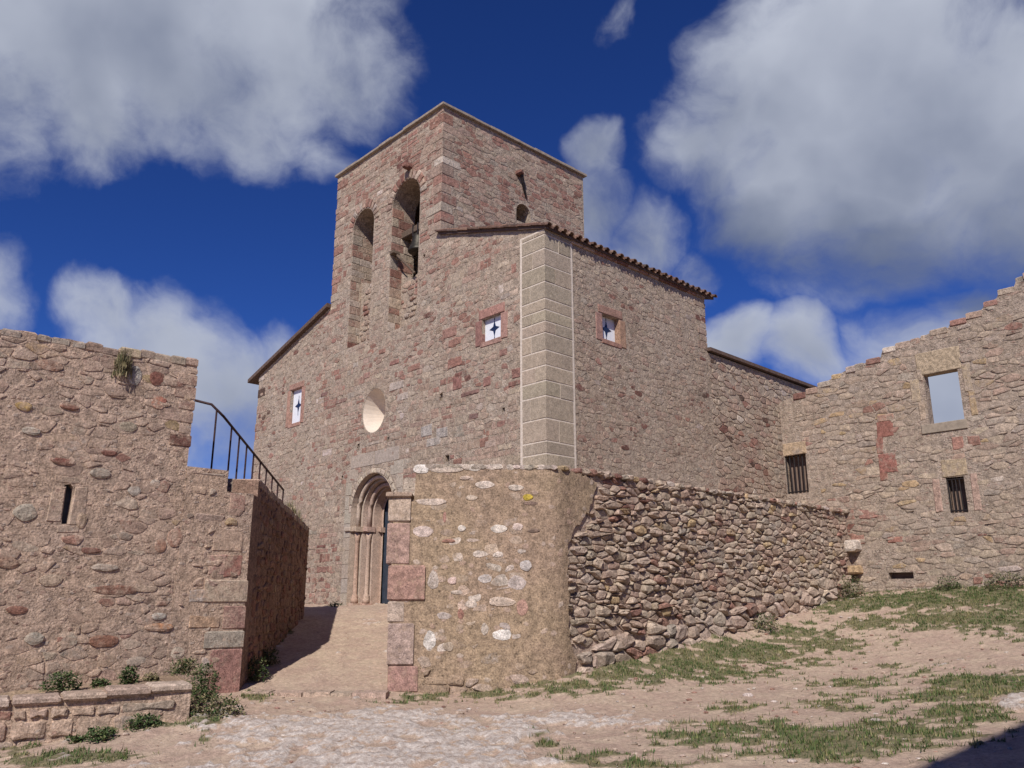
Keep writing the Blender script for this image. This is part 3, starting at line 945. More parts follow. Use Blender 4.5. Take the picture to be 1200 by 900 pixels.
side_st = masonry(SIDE, (.86, S_END, .5, EAVE_Z), .21, .12, PAL_SIDE, rng, [(.9, .5), (.9, EAVE_Z - .2), (S_END - .02, EAVE_Z - .2), (S_END - .02, .5)], [hole_ws], [rect(1.72, 3.05, 6.0, 7.3)], .42, .30, .7, keepf=lambda u, z: .84 + .4 * noise.noise(Vector((u * .8, z * .9, 1.7))), prot=(.002, .012), rnd=.13, gap=.010, wash=.66)
n_side = place_stones(side_st, side, MAT['chapel_stone'], 90)
wing_st = masonry(SIDE, (S_END, S_RUIN + 1.5, .5, 6.9), .28, .15, PAL_SIDE, rng, [(S_END + .03, .5), (S_END + .03, 6.75), (S_RUIN + 1.4, 6.7), (S_RUIN + 1.4, .5)], (), (), .42, .30, .7, keep=.88, prot=(.003, .016), rnd=.13, gap=.010, wash=.55)
place_stones(wing_st, wing, MAT['chapel_stone'], 20)
tow_out = [(.0, 8.6), (.0, TOWER_TOP - .03), (TOWER_DEEP - .03, TOWER_TOP - .03), (TOWER_DEEP - .03, 8.6)]
tower_st = masonry(TOWR, (.55, TOWER_DEEP, 9.0, TOWER_TOP), .31, .15, PAL_TOWER, rng, tow_out, [grow(hole_t, .03)], [rect(-1, .5, 0, 20)], .42, .24, .6, keepf=lambda u, z: .88 + .3 * noise.noise(Vector((u, z, 5))), prot=(.002, .014), rnd=.12, gap=.010, wash=.38)
place_stones(tower_st, tower, MAT['chapel_stone'], 60)

# --- quoins: dressed stones that turn a corner
def corner_block(fr, u0, u1, z0, z1, s0, s1, ch=.012, j=.004, rng=rng):
    """a box in the frame's u and depth-inward s, all edges worn"""
    q = []
    for (u, s) in ((u0, s0), (u1, s0), (u1, s1), (u0, s1)): q.append((u + rng.uniform(-j, j), s + rng.uniform(-j, j)))
    sg = [(1, 1), (-1, 1), (-1, -1), (1, -1)]
    v = []
    for zz, ins in ((z0, ch), (z0 + ch, 0), (z1 - ch, 0), (z1, ch)):
        for (u, s), (a, b) in zip(q, sg): v.append(fr.P(u + a * ins, zz, -(s + b * ins)))
    f = [(3, 2, 1, 0), (12, 13, 14, 15)]
    for k in range(3):
        for i in range(4):
            n = (i + 1) % 4
            f.append((k * 4 + i, k * 4 + n, k * 4 + 4 + n, k * 4 + 4 + i))
    return v, f
# pale mortar bed of the near corner with its tan ashlar
bed = MB()
bed.add(*corner_block(FAC, -.018, .83, 1.5, EAVE_Z - .06, -.018, .95, .002, 0))
bedo = bed.build('corner_pointing', MAT['pale_mortar'], chapel)
PAL_ASH = [(3, (.395, .32, .24)), (2, (.365, .298, .225)), (1, (.42, .335, .25))]
z = 1.9; i = 0; qs = []
while z < EAVE_Z - .12:
    h = rng.choice((.28, .36, .42, .52)); z1 = min(z + h, EAVE_Z - .08)
    c = pick(PAL_ASH, rng, .05)
    k = rng.uniform(-.13, .13)
    if i % 2 == 0:
        qs.append((*corner_block(FAC, -.028, .75, z, z1 - .018, -.028, .42 + k, .016, .006), c))
        qs.append((*corner_block(FAC, -.028, .40, z, z1 - .018, .436 + k, .87), pick(PAL_ASH, rng, .07)))
    else:
        qs.append((*corner_block(FAC, -.028, .38 + k, z, z1 - .018, -.028, .87), c))
        qs.append((*corner_block(FAC, .396 + k, .75, z, z1 - .018, -.028, .5), pick(PAL_ASH, rng, .07)))
    z = z1; i += 1
for v, f, c in qs: c = tuple(c) + (rng.uniform(.1, .8),); mk('quoin', v, f, MAT['ashlar'], chapel, [c] * len(v))
# rougher quoins elsewhere on the chapel
def quoins(fr, z0, z1, pal, parent, lu, ls, u_sign=1, h=(.22, .34), proud=.012, mat='chapel_stone', name='quoin', off=0.0):
    z = z0; i = 0
    while z < z1 - .1:
        hh = rng.uniform(*h); zt = min(z + hh, z1)
        a, b = (lu, ls) if i % 2 == 0 else (ls, lu)
        a *= rng.uniform(.8, 1.25); b *= rng.uniform(.8, 1.25)
        p = proud * rng.uniform(.4, 1.6)
        u0, u1 = (off - p, off + a) if u_sign > 0 else (off - a, off + p)
        v, f = corner_block(fr, u0, u1, z, zt - rng.uniform(.008, .02), -p, b, .018, .008)
        mk(name, v, f, MAT[mat], parent, [pick(pal, rng) + (rng.uniform(.1, .9),)] * len(v))
        z = zt; i += 1
quoins(FAC, 8.95 + .95, TOWER_TOP - .02, PAL_TOWER, tower, .55, .34, 1, off=T_TOWER0)
quoins(FAC, 9.3, TOWER_TOP - .02, PAL_TOWER, tower, .5, .3, -1, off=T_TOWER1)
quoins(SIDE, 6.9, EAVE_Z - .05, PAL_SIDE, side, .45, .26, -1, (.18, .28), off=S_END)
quoins(FAC, .2, zl(T_END) - .1, PAL_SIDE, front, .5, .3, -1, (.24, .36), off=T_END)

# --- windows: red sandstone surround, white panel with a dark star
def star(fr, u, z, d0, d1, r):
    v = []
    for d in (d0, d1):
        for k in range(8):
            a = k * math.pi / 4; rr = r if k % 2 == 0 else r * .36
            v.append(fr.P(u + rr * math.cos(a), z + rr * math.sin(a) * 1.15, d))
    f = [tuple(range(8, 16)), tuple(reversed(range(8)))] + [(k, (k + 1) % 8, 8 + (k + 1) % 8, 8 + k) for k in range(8)]
    return v, f
REDS = [(2, (.34, .19, .15)), (1, (.38, .225, .18)), (1, (.30, .16, .13))]
def star_window(fr, hole, jw, lint, pal, right_pal=None, deep=.11):
    u0, u1, z0, z1 = hole[0][0], hole[1][0], hole[0][1], hole[2][1]
    um = (u0 + u1) / 2
    w = mk('window', *block(fr, u0 - .01, u1 + .01, z0 - .01, z1 + .01, -deep - .06, -deep, .002, rng, 0), MAT['white'], chapel)
    r = min(u1 - u0, (z1 - z0)) * .30
    zc = z0 + (z1 - z0) * .52
    mk('star_opening', *star(fr, um, zc, -deep - .02, -deep + .008, r), MAT['navy'], w)
    for k in (-1, 1):
        mk('cross_bar', *block(fr, um - .012, um + .012, zc + k * r * 1.15, zc + k * r * 1.5, -deep - .02, -deep + .006, .001, rng, 0), MAT['navy'], w)
    for nm, (a0, a1, b0, b1), pl in (('lintel', (u0 - jw * .6, u1 + jw * .5, z1, z1 + lint), pal), ('jamb', (u0 - jw, u0, z0 - .06, z1 - .01), pal), ('jamb', (u1, u1 + jw, z0 - .08, z1 - .01), right_pal or pal), ('sill', (u0 - .03, u1 + .05, z0 - .13, z0), pal)):
        v, f = block(fr, a0, a1, b0, b1, -.2, .02, .012, rng, .012)
        mk(nm, v, f, MAT['window_stone'], w, [pick(pl, rng, .08)] * len(v))
star_window(FAC, hole_wr, .24, .24, REDS)
star_window(SIDE, hole_ws, .24, .22, REDS, [(1, (.37, .235, .16))], .16)
star_window(FAC, hole_wl, .2, .2, [(1, PINK), (1, (.38, .22, .17))])

# --- oculus: splayed, plastered
mb = MB(); n = 28
v = []
for d, k in ((.004, 1.0), (-.62, .55), (-.63, .0001)):
    v += [FAC.P(6.96 + .585 * k * math.cos(2 * math.pi * i / n), 5.27 + .655 * k * math.sin(2 * math.pi * i / n), d) for i in range(n)]
f = [(j * n + i, j * n + (i + 1) % n, (j + 1) * n + (i + 1) % n, (j + 1) * n + i) for j in range(2) for i in range(n)]
mk('oculus', v, f, MAT['cream'], chapel, smooth=False)

# --- portal of three receding orders
UC, ZS = 6.83, 2.38
def make_portal():
    root = bpy.data.objects.new('portal', None); COL.objects.link(root); root.parent = chapel
    wl = Vector(FAC.P(UC, -.3)); root.location = wl - world_loc(chapel); WLOC[root.name] = wl
    # keep three levels: chapel > portal > pieces
    orders = [(0.03, -.26, 1.05, .86), (-.26, -.52, .86, .68), (-.52, -.80, .68, .60)]
    PALP = [(2, (.47, .345, .27)), (1, (.44, .30, .235)), (1, (.50, .39, .31))]
    for d0, d1, w0, w1 in orders:
        v, f = [], []
        paths = []
        for d, w in ((d0, w0), (d1, w0), (d1, w1)):
            p = arch(UC, w, -.45, ZS, 22)
            p = p[1:] + p[:1]
            paths.append([FAC.P(u, zz, d) for u, zz in p])
        m_ = len(paths[0])
        for p in paths: v += p
        for r in range(2):
            for i in range(m_ - 1): f.append((r * m_ + i, r * m_ + i + 1, (r + 1) * m_ + i + 1, (r + 1) * m_ + i))
        mk('arch_order', v, f, MAT['ashlar'], root, [pick(PALP, rng, .05)] * len(v))
        # roll moulding in the angle and a colonette under it on either side
        if d1 > -.7:
            rr = w0 - .085
            pts = [FAC.P(UC + rr * math.cos(a), ZS + rr * math.sin(a), d1 + .085) for a in np.linspace(-.0, math.pi, 25)]
            pts = [FAC.P(UC + rr, 2.0, d1 + .085)] + pts + [FAC.P(UC - rr, 2.0, d1 + .085)]
            v, f = tube(pts, .062, 10)
            mk('archivolt', v, f, MAT['ashlar'], root, [pick(PALP, rng, .05)] * len(v), smooth=True)
        for sgn in (-1, 1):
            if d1 > -.7:
                c = FAC.P(UC + sgn * (w0 - .085), 0, d1 + .085)
                prof = [(.105, -.12), (.105, .0), (.085, .03), (.098, .07), (.075, .11), (.062, .14), (.058, 1.62), (.072, 1.65), (.064, 1.68), (.105, 1.86)]
                v, f = lathe(c, prof, 12)
                mk('colonette', v, f, MAT['ashlar'], root, [pick(PALP, rng, .05)] * len(v), smooth=True)
            u_in = UC + sgn * (w1 - .03)
            u_out = UC + sgn * (w0 + .06)
            for nm, z0, z1, ex in (('impost', 1.86, 2.0, .05), ('plinth', -.5, -.12, .03)):
                v, f = block(FAC, u_in - sgn * 0, u_out, z0, z1, d1 - .05, d1 + .2 + ex if d1 > -.7 else d1 + .12, .02, rng, .003)
                mk(nm, v, f, MAT['ashlar'], root, [pick(PALP, rng, .05)] * len(v))
    for sgn in (-1, 1):                      # impost running on to the wall face
        v, f = block(FAC, UC + sgn * 1.0, UC + sgn * 1.30, 1.87, 1.99, -.02, .07, .02, rng, .003)
        mk('impost', v, f, MAT['ashlar'], root, [pick(PALP, rng, .05)] * len(v))
    for i in range(15):                      # hood of small pale stones
        a0, a1 = math.pi * i / 15 + .008, math.pi * (i + 1) / 15 - .008
        pl = [(UC + r * math.cos(a), ZS + r * math.sin(a)) for r, a in ((1.06, a0), (1.2, a0), (1.2, (a0 + a1) / 2), (1.2, a1), (1.06, a1), (1.06, (a0 + a1) / 2))]
        v, f = stone(FAC, pl, .001, .022, .04, rng)
        mk('voussoir', v, f, MAT['ashlar'], root, [pick([(1, (.50, .41, .32)), (1, (.45, .36, .28))], rng)] * len(v))
    # smooth grey ashlar of the spandrel and jambs
    zz = -.25; row = 0
    while zz < 3.95:
        zt = zz + rng.uniform(.32, .42)
        for sgn in (-1, 1):
            uo = 1.42 if zz < 3.4 else 1.2
            cuts = [UC + sgn * (1.07), UC + sgn * uo]
            u0, u1 = cuts
            if zz > 2.2:
                h = max(0, zt - .03 - ZS) if zz > ZS else max(0, zz - ZS)
                r = 1.215
                u0 = UC + sgn * (math.sqrt(max(0, r * r - max(0, zz - ZS) ** 2)) + .01)
            if abs(u1 - u0) > .12:
                v, f = block(FAC, u0, u1, zz, zt - .012, -.05, .008 + .006 * rng.random(), .006, rng, .006)
                mk('ashlar_block', v, f, MAT['ashlar'], root, [pick(PAL_SPAN, rng, .06)] * len(v))
        zz = zt; row += 1
    # the door leaf: tall boards
    for k in range(7):
        u0 = UC - .63 + k * .18
        mk('door_board', *block(FAC, u0, u0 + .174, -.42, ZS + .62, -.95, -.86 + .004 * rng.random(), .006, rng, .001), MAT['door'], root)
    return root
make_portal()

# --- belfry: the walled-up lower half of each arch, sills, the bell
for uc, hw, ztop, sd in ((8.02, .60, 9.75, 21), (5.74, .70, 9.35, 22)):
    r2 = random.Random(sd)
    top = ragged([(uc + hw + .02, ztop + .1), (uc + .1, ztop - .15), (uc - hw - .02, ztop + .05)], .2, .08, r2)
    infill = mk('belfry_infill', *panel(FAC, [(uc - hw - .02, 7.45), (uc + hw + .02, 7.45)] + top, [], .3, -.42), MAT['chapel_mortar'], chapel)
    st = masonry(Frame(Vector(FAC.P(uc, 0, -.42)[:2]), A, -B), (-hw, hw, 7.5, ztop), .30, .17, PAL_TOWER, r2, rect(-hw + .01, hw - .01, 7.5, ztop - .1), (), (), .36, .14, .3, keep=.9, prot=(.01, .05))
    place_stones(st, infill, MAT['chapel_stone'], 8)
    # stones of the jambs, seen from below
    for sgn in (-1, 1):
        jf = Frame(Vector(FAC.P(uc + sgn * hw, 0, 0)[:2]), B, A * -sgn)
        z = 7.55
        while z < 11.4:
            h = r2.uniform(.18, .34)
            cut = r2.uniform(.22, .5)
            for (a0, a1) in ((.005, cut), (cut + .015, .82)):
                v, f = block(jf, a0, a1, z, z + h - .014, -.05, .012 * r2.uniform(.3, 1.4), .012, r2, .006)
                mk('jamb_stone', v, f, MAT['chapel_stone'], front, [pick(PAL_TOWER, r2) + (r2.uniform(.2, .9),)] * len(v))
            z += h
# bell on a wooden headstock, and the broken brackets
def make_bell():
    c = FAC.P(5.72, 0, -.48)
    b = thing('church_bell', (c[0], c[1], 9.95), 'dark bronze bell hanging in the taller belfry arch', 'bell')
    prof = [(.30, 9.95), (.31, 9.98), (.27, 10.06), (.215, 10.2), (.185, 10.38), (.16, 10.5), (.09, 10.56), (.03, 10.58)]
    mk('bell_body', *lathe(c, prof, 18), MAT['bronze'], b, smooth=True)
    mk('headstock', *block(FAC, 5.72 - .72, 5.72 + .72, 10.58, 10.80, -.6, -.36, .02, rng, .01), MAT['wood'], b)
    mk('clapper', *tube([(c[0], c[1], 10.4), (c[0], c[1], 9.9)], [.015, .035], 8), MAT['iron'], b)
    for k in (-.12, .12):
        mk('strap', *block(FAC, 5.72 + k - .025, 5.72 + k + .025, 10.45, 10.83, -.615, -.345, .004, rng, 0), MAT['iron'], b)
make_bell()
mk('beam_stub', *block(FAC, 6.24, 6.44, 9.94, 10.04, -.2, .05, .015, rng, .015), MAT['wood'], chapel)
mk('strut', *cyl(FAC.P(6.30, 9.95, -.12), FAC.P(5.60, 9.2, -.30), .045, .035, 8), MAT['wood'], chapel)
u, z = pz(481, 196)
v, f = stone(FAC, [(u - .13, z - .1), (u + .1, z - .12), (u + .14, z + .1), (u - .1, z + .13)], .0, .22, .2, rng)
mk('stone_stub', v, f, MAT['chapel_stone'], chapel, [DRED] * len(v))
u, z = TOWR.px(607, 204)
mk('bracket', *tube([TOWR.P(u - .05, z + .02, -.05), TOWR.P(u + .02, z, .14), TOWR.P(u + .12, z - .28, .10), TOWR.P(u + .34, z - .72, .02)], [.075, .07, .05, .03], 8), MAT['iron'], chapel)
v, f = stone(TOWR, [(u - .12, z - .08), (u + .12, z - .1), (u + .13, z + .09), (u - .11, z + .1)], .0, .2, .2, rng)
mk('stone_stub', v, f, MAT['chapel_stone'], chapel, [DRED] * len(v))
# dark putlog holes: pockets sunk between stones
def pocket(fr, x, y, w, h, parent, mat='inside'):
    u, z = fr.px(x, y)
    pl = [(u - w / 2, z - h / 2), (u + w / 2, z - h / 2 + .02), (u + w / 2 - .02, z + h / 2), (u - w / 2 + .01, z + h / 2 - .01)]
    # a shallow dark stone lip: back set deep behind a rim of four small stones
    v = [fr.P(a, b, .012) for a, b in pl] + [fr.P(a, b, .006) for a, b in pl]
    return u, z
# larger blocks that stand out in the front
for x, y, w, h, c in ((533, 401, 18, 9, RED), (533, 425, 20, 11, (.30, .155, .12)), (536, 449, 12, 15, (.28, .14, .115)), (571, 447, 10, 11, (.30, .16, .13)), (606, 437, 12, 10, (.28, .15, .12)), (604, 449, 17, 5, (.26, .14, .11)), (551, 461, 25, 5, (.24, .14, .115)), (555, 488, 12, 6, (.25, .155, .13)), (510, 485, 11, 11, (.38, .26, .20)), (527, 390, 20, 12, (.33, .19, .15)), (500, 505, 16, 13, (.40, .35, .31)), (518, 507, 16, 11, (.39, .34, .30)), (508, 518, 20, 9, (.42, .36, .31)), (465, 452, 24, 10, (.45, .37, .31)), (472, 465, 18, 9, (.44, .36, .30)), (590, 413, 9, 8, (.30, .17, .135)), (575, 520, 14, 8, (.40, .30, .24)), (487, 430, 14, 7, RED), (462, 425, 16, 6, (.30, .16, .13)), (448, 412, 12, 6, RED), (430, 440, 12, 8, (.36, .21, .17)), (400, 470, 22, 5, (.26, .16, .13)), (380, 462, 14, 5, (.24, .14, .12))):
    u_, z_ = FAC.px(x, y); k_ = 22.0 / F_PX * 1.25; kz = 22.0 / F_PX
    if in_any((u_, z_), HOLES_F): continue
    v, f = block(FAC, u_ - w * k_ / 2, u_ + w * k_ / 2, z_ - h * kz / 2, z_ + h * kz / 2, -.1, .018, .014, rng, .014)
    mk('stone', v, f, MAT['chapel_stone'], front, [tuple(c) + (rng.uniform(.1, .45),)] * len(v))
# flat coping on the tower, low roof inside it
cv = MB()
o = .10
for (t0, t1, s0, s1) in ((T_TOWER0 - o, T_TOWER1 + o, -o, .5), (T_TOWER0 - o, T_TOWER1 + o, TOWER_DEEP - .5, TOWER_DEEP + o), (T_TOWER0 - o, T_TOWER0 + .5, .502, TOWER_DEEP - .502), (T_TOWER1 - .5, T_TOWER1 + o, .502, TOWER_DEEP - .502)):
    n = max(1, int(max(t1 - t0, s1 - s0) / .62))
    for k in range(n):
        if t1 - t0 > s1 - s0: a, b_, c_, d_ = t0 + (t1 - t0) * k / n, t0 + (t1 - t0) * (k + 1) / n - .008, s0, s1
        else: a, b_, c_, d_ = t0, t1, s0 + (s1 - s0) * k / n, s0 + (s1 - s0) * (k + 1) / n - .008
        v, f = corner_block(FAC, a, b_, TOWER_TOP + .002, TOWER_TOP + .10 + rng.uniform(-.01, .015), c_ + rng.uniform(-.02, .02), d_, .015, .006)
        mk('coping_stone', v, f, MAT['coping'], chapel)
mb = MB()
cx = ts((T_TOWER0 + T_TOWER1) / 2, TOWER_DEEP / 2)
q = [ts(T_TOWER0 + .3, .3), ts(T_TOWER1 - .3, .3), ts(T_TOWER1 - .3, TOWER_DEEP - .3), ts(T_TOWER0 + .3, TOWER_DEEP - .3)]
mb.add([(p[0], p[1], TOWER_TOP + .06) for p in q] + [(cx[0], cx[1], TOWER_TOP + .35)], [(0, 1, 4), (1, 2, 4), (2, 3, 4), (3, 0, 4), (3, 2, 1, 0)], (.30, .18, .13))
mb.build('tower_roof', MAT['tile'], chapel)

# --- roofs
def slab(t0, z0, t1, z1, s0, s1, th):
    q = [(t0, z0), (t1, z1)]
    v = []
    for dz in (0, -th):
        for s in (s0, s1):
            for t, zz in q:
                p = ts(t, s); v.append((p[0], p[1], zz + dz))
    f = [(0, 1, 3, 2), (4, 6, 7, 5), (0, 2, 6, 4), (1, 5, 7, 3), (0, 4, 5, 1), (2, 3, 7, 6)]
    return v, f
roofR = mk('roof', *slab(-.10, EAVE_Z - .03, T_TOWER0 - .004, EAVE_Z + .01 + RAKE * T_TOWER0, -.07, 6.98, .07), MAT['dark_eave'], chapel)
mk('roof', *slab(T_END + .62, zl(T_END + .62) + .07, T_TOWER1 + .004, zl(T_TOWER1) + .07, -.16, 6.98, .13), MAT['dark_eave'], chapel)
mk('roof', *slab(T_TOWER0, EAVE_Z + .01 + RAKE * T_TOWER0, RIDGE_T, EAVE_Z + .01 + RAKE * RIDGE_T, TOWER_DEEP + .005, 6.98, .07), MAT['dark_eave'], chapel)
mk('roof', *slab(T_TOWER1, zl(T_TOWER1) + .07, RIDGE_T, zl(RIDGE_T) + .07, TOWER_DEEP + .005, 6.98, .13), MAT['dark_eave'], chapel)
# barrel tiles: the lowest course along the side eave singly, the courses above joined
def barrel(t0, t1, sc, r, z_off, n=7, lift=0.0):
    v, f = [], []
    for t in (t0, t1):
        zz = EAVE_Z + RAKE * t + z_off + (lift if t == t1 else 0)
        rr = r if t == t0 else r * .85
        for ring in (1.0, .82):
            for i in range(n):
                a = math.pi * i / (n - 1)
                p = ts(t, sc + rr * ring * math.cos(a)); v.append((p[0], p[1], zz + rr * ring * math.sin(a)))
    for i in range(n - 1):
        f += [(i, i + 1, 2 * n + i + 1, 2 * n + i), (n + i, 3 * n + i, 3 * n + i + 1, n + i + 1), (i, n + i, n + i + 1, i + 1), (2 * n + i, 2 * n + i + 1, 3 * n + i + 1, 3 * n + i)]
    f += [(0, 2 * n, 3 * n, n), (n - 1, 2 * n - 1, 4 * n - 1, 3 * n - 1)]
    return v, f
TILES = [(3, (.20, .115, .082)), (2, (.15, .09, .07)), (1, (.25, .16, .115)), (1, (.12, .085, .07))]
nt_ = 27; up = MB()
for k in range(nt_):
    sc = -.02 + 6.95 * k / (nt_ - 1)
    v, f = barrel(-.20 + rng.uniform(-.025, .02), .22, sc, .088 + rng.uniform(-.006, .006), .015 + rng.uniform(-.008, .012))
    mk('roof_tile', v, f, MAT['tile'], roofR, [pick(TILES, rng, .25)] * len(v), smooth=False)
    for j in range(18):
        v, f = barrel(.12 + j * .38, .12 + j * .38 + .44, sc + rng.uniform(-.01, .01), .088, .03, 6)
        if .12 + j * .38 > RIDGE_T - .4 or (T_TOWER0 - .3 < .12 + j * .38 and sc < TOWER_DEEP): continue
        up.add(v, f, pick(TILES, rng, .25))
    # channel tile between two covers: its lip shows under the eave
    v, f = barrel(-.15, .2, sc + .134, .07, -.0, 6)
    v = [(p[0], p[1], 2 * (EAVE_Z + .02 + RAKE * (-.15 if i < len(v) / 2 else .2)) - p[2]) for i, p in enumerate(v)]
    if k < nt_ - 1: mk('channel_tile', v, f, MAT['tile'], roofR, [pick(TILES, rng, .25)] * len(v))
props(up.build('upper_tiles', MAT['tile'], roofR), kind='stuff')
# verge tiles on the right gable rake, thin
for k in range(9):
    t0 = -.12 + k * .47
    v = []
    t1 = min(t0 + .50, T_TOWER0 + .10)
    if t1 - t0 < .08: continue
    v, f = slab(t0, zr(t0) + .045 + rng.uniform(-.008, .008), t1, zr(t1) + .05 + .012, -.13 + rng.uniform(-.015, .015), .3, .045)
    mk('verge_tile', v, f, MAT['tile'], roofR, [pick(TILES, rng, .25)] * len(v))
# cornice course under the side eave
for k in range(13):
    s0 = .9 + k * .44
    v, f = block(SIDE, s0, min(s0 + .43, S_END), EAVE_Z - .16, EAVE_Z - .04, -.05, .055 + rng.uniform(-.008, .01), .015, rng, .006)
    mk('cornice_stone', v, f, MAT['chapel_stone'], side, [pick([(1, RED), (1, PINK), (1, DRED)], rng)] * len(v))
# roof of the lower wing
def wing_roof():
    v = []
    for dz in (0, -.1):
        for s, zz in ((S_END + .01, 6.99), (S_WING + .1, 6.93)):
            for t, r in ((-.12, 0), (T_END, 1.2)):
                p = ts(t, s); v.append((p[0], p[1], zz + r + dz))
    f = [(0, 1, 3, 2), (4, 6, 7, 5), (0, 2, 6, 4), (1, 5, 7, 3), (0, 4, 5, 1), (2, 3, 7, 6)]
    return v, f
mk('roof', *wing_roof(), MAT['dark_eave'], chapel)

# ------------------------------------------------------------------ retaining wall and gate pier before the chapel
TOPZ = 2.42
ret = thing('retaining_wall', (P1.x, P1.y, -1.5), 'bulging rubble retaining wall with ochre render and gate pier before the chapel', 'wall')
ruin_foot = Cc + B * (S_RUIN - .02)
foot = [P0 + PLA.u * .42 - PLA.n * .06, P1 - PLA.u * .3 - PLA.n * .08, P1 + B * .3 + A * .06, RUB.O + RUB.u * (RUB_LEN - .02) + A * .06, ruin_foot - A * .01, Cc - A * .01 - B * .01, Cc + A * 5.25 - B * .01, P0 + PLA.u * .42 - PLA.n * 5.0]
def prism(poly, z0, zt):
    n = len(poly)
    v = [(p.x, p.y, z0) for p in poly] + [(p.x, p.y, zz) for p, zz in zip(poly, zt)]
    f = [tuple(reversed(range(n))), tuple(range(n, 2 * n))] + [(i, (i + 1) % n, n + (i + 1) % n, n + i) for i in range(n)]
    return v, f
core = mk('wall_core', *prism(foot, -2.2, [TOPZ - .05] * 2 + [TOPZ - .06, TOPZ - .06, TOPZ + .1, TOPZ + .15, TOPZ + .1, TOPZ]), MAT['rubble_mortar'], ret)
# render coat: plane part, then ragged lap on to the rubble
r3 = random.Random(31)
LPL = (P1 - P0).length
ptop = ragged([(LPL - .27, TOPZ - .02), (LPL * .75, TOPZ + .02), (.55, TOPZ + .03), (.50, TOPZ - .05)], .16, .03, r3)
coat = mk('render_coat', *panel(PLA, [(.40, -2), (LPL - .27, -2)] + ptop + [(.40, TOPZ - .1)], [], .2), MAT['plaster'], ret)
edge_px = [(672, 552), (700, 566), (690, 600), (672, 622), (660, 650), (654, 690), (648, 705), (652, 730), (668, 752), (676, 772), (672, 800)]
lap = [RUB.px(x, y) for x, y in edge_px]
lap = ragged(lap, .07, .05, r3)
lap_poly = [(.27, -2.0), (.27, TOPZ - .02)] + [(max(.29 + .09 * r3.random(), u), min(z, TOPZ - .02)) for u, z in lap] + [(.3, -2.0)]
mk('render_coat', *panel(RUB, lap_poly, [], .12), MAT['plaster'], ret)
# rounded corner where the two meet
cornr = MB()
pts = []
for k in range(11):
    a = k / 10
    p = (P1 - PLA.u * .28) * (1 - a) ** 2 + P1 * 2 * a * (1 - a) + (P1 + B * .28) * a ** 2
    pts.append(p + (PLA.n * (1 - a) + RUB.n * a).normalized() * .003)
v = [(p.x, p.y, zz) for p in pts for zz in np.linspace(-2, TOPZ - .01, 6)]
f = [(6 * i + k, 6 * i + 6 + k, 6 * i + 7 + k, 6 * i + k + 1) for i in range(10) for k in range(5)]
mk('render_corner', v, f, MAT['plaster'], ret, smooth=True)
# pale stones showing through the render
PAL_SHOW = [(4, (.54, .45, .38)), (2, (.46, .35, .27)), (1, (.42, .35, .30)), (1, (.40, .24, .18))]
show = []
for x, y, w, h, c in [(665, 517 + 30, 0, 0, None)][:0] + [
    (493, 549, 24, 14, (.66, .60, .54)), (520, 550, 50, 9, (.54, .44, .36)), (556, 548, 20, 9, (.62, .54, .46)), (505, 588, 38, 11, (.58, .47, .39)), (567, 568, 26, 11, (.60, .50, .42)), (605, 571, 24, 9, (.55, .46, .38)),
    (495, 622, 26, 16, (.60, .48, .42)), (541, 619, 12, 8, (.66, .58, .50)), (585, 620, 26, 11, (.66, .58, .50)), (606, 617, 14, 12, (.58, .46, .40)), (562, 649, 22, 10, (.62, .52, .44)), (584, 650, 16, 8, (.66, .56, .48)), (526, 634, 22, 6, (.36, .20, .15)), (553, 633, 18, 5, (.56, .44, .36)),
    (508, 680, 15, 24, (.50, .42, .36)), (530, 680, 14, 10, (.62, .46, .40)), (569, 678, 18, 12, (.50, .44, .40)), (606, 683, 28, 18, (.48, .40, .36)), (535, 694, 18, 6, (.56, .46, .38)), (588, 705, 36, 14, (.58, .46, .37)), (552, 708, 16, 10, (.60, .50, .42)), (520, 722, 18, 10, (.50, .42, .37)), (540, 720, 9, 14, (.32, .17, .13)), (612, 712, 14, 22, (.46, .28, .22)),
    (504, 750, 18, 24, (.66, .60, .54)), (589, 744, 24, 15, (.72, .66, .60)), (526, 757, 14, 13, (.44, .35, .27)), (568, 737, 12, 16, (.50, .42, .35)), (622, 590, 20, 6, (.22, .15, .12)), (625, 622, 16, 5, (.20, .14, .11)), (628, 597, 14, 14, (.40, .35, .32)), (552, 583, 16, 8, (.52, .42, .33)), (545, 560, 14, 7, (.52, .40, .32)), (521, 606, 5, 14, (.36, .2, .16)), (616, 663, 16, 18, (.46, .41, .38)), (640, 655, 14, 20, (.42, .36, .31)), (632, 640, 18, 10, (.44, .34, .28)), (618, 583, 15, 9, (.46, .34, .06))]:
    u, z = PLA.px(x, y); k = 15.4 / F_PX / 1.02
    w_, h_ = w * k / 2, h * k / 2
    pl = [(u + w_ * math.cos(a) * r3.uniform(.75, 1.15), z + h_ * math.sin(a) * r3.uniform(.75, 1.15)) for a in np.arange(0, 6.28, .9)]
    if u + w_ > LPL - .27: continue
    v, f = stone(PLA, pl, .0, r3.uniform(.006, .02), .2, r3)
    mk('stone', v, f, MAT['shown_stone'], coat, [c] * len(v))
st = masonry(PLA, (.5, LPL, -1.5, TOPZ), .26, .17, PAL_SHOW, r3, rect(.52, LPL - .5, -1.3, TOPZ - .1), (), (), .42, .3, .7, keep=.34, prot=(.001, .008), rnd=.24, gap=.03)
place_stones(st, coat, MAT['shown_stone'], 30)
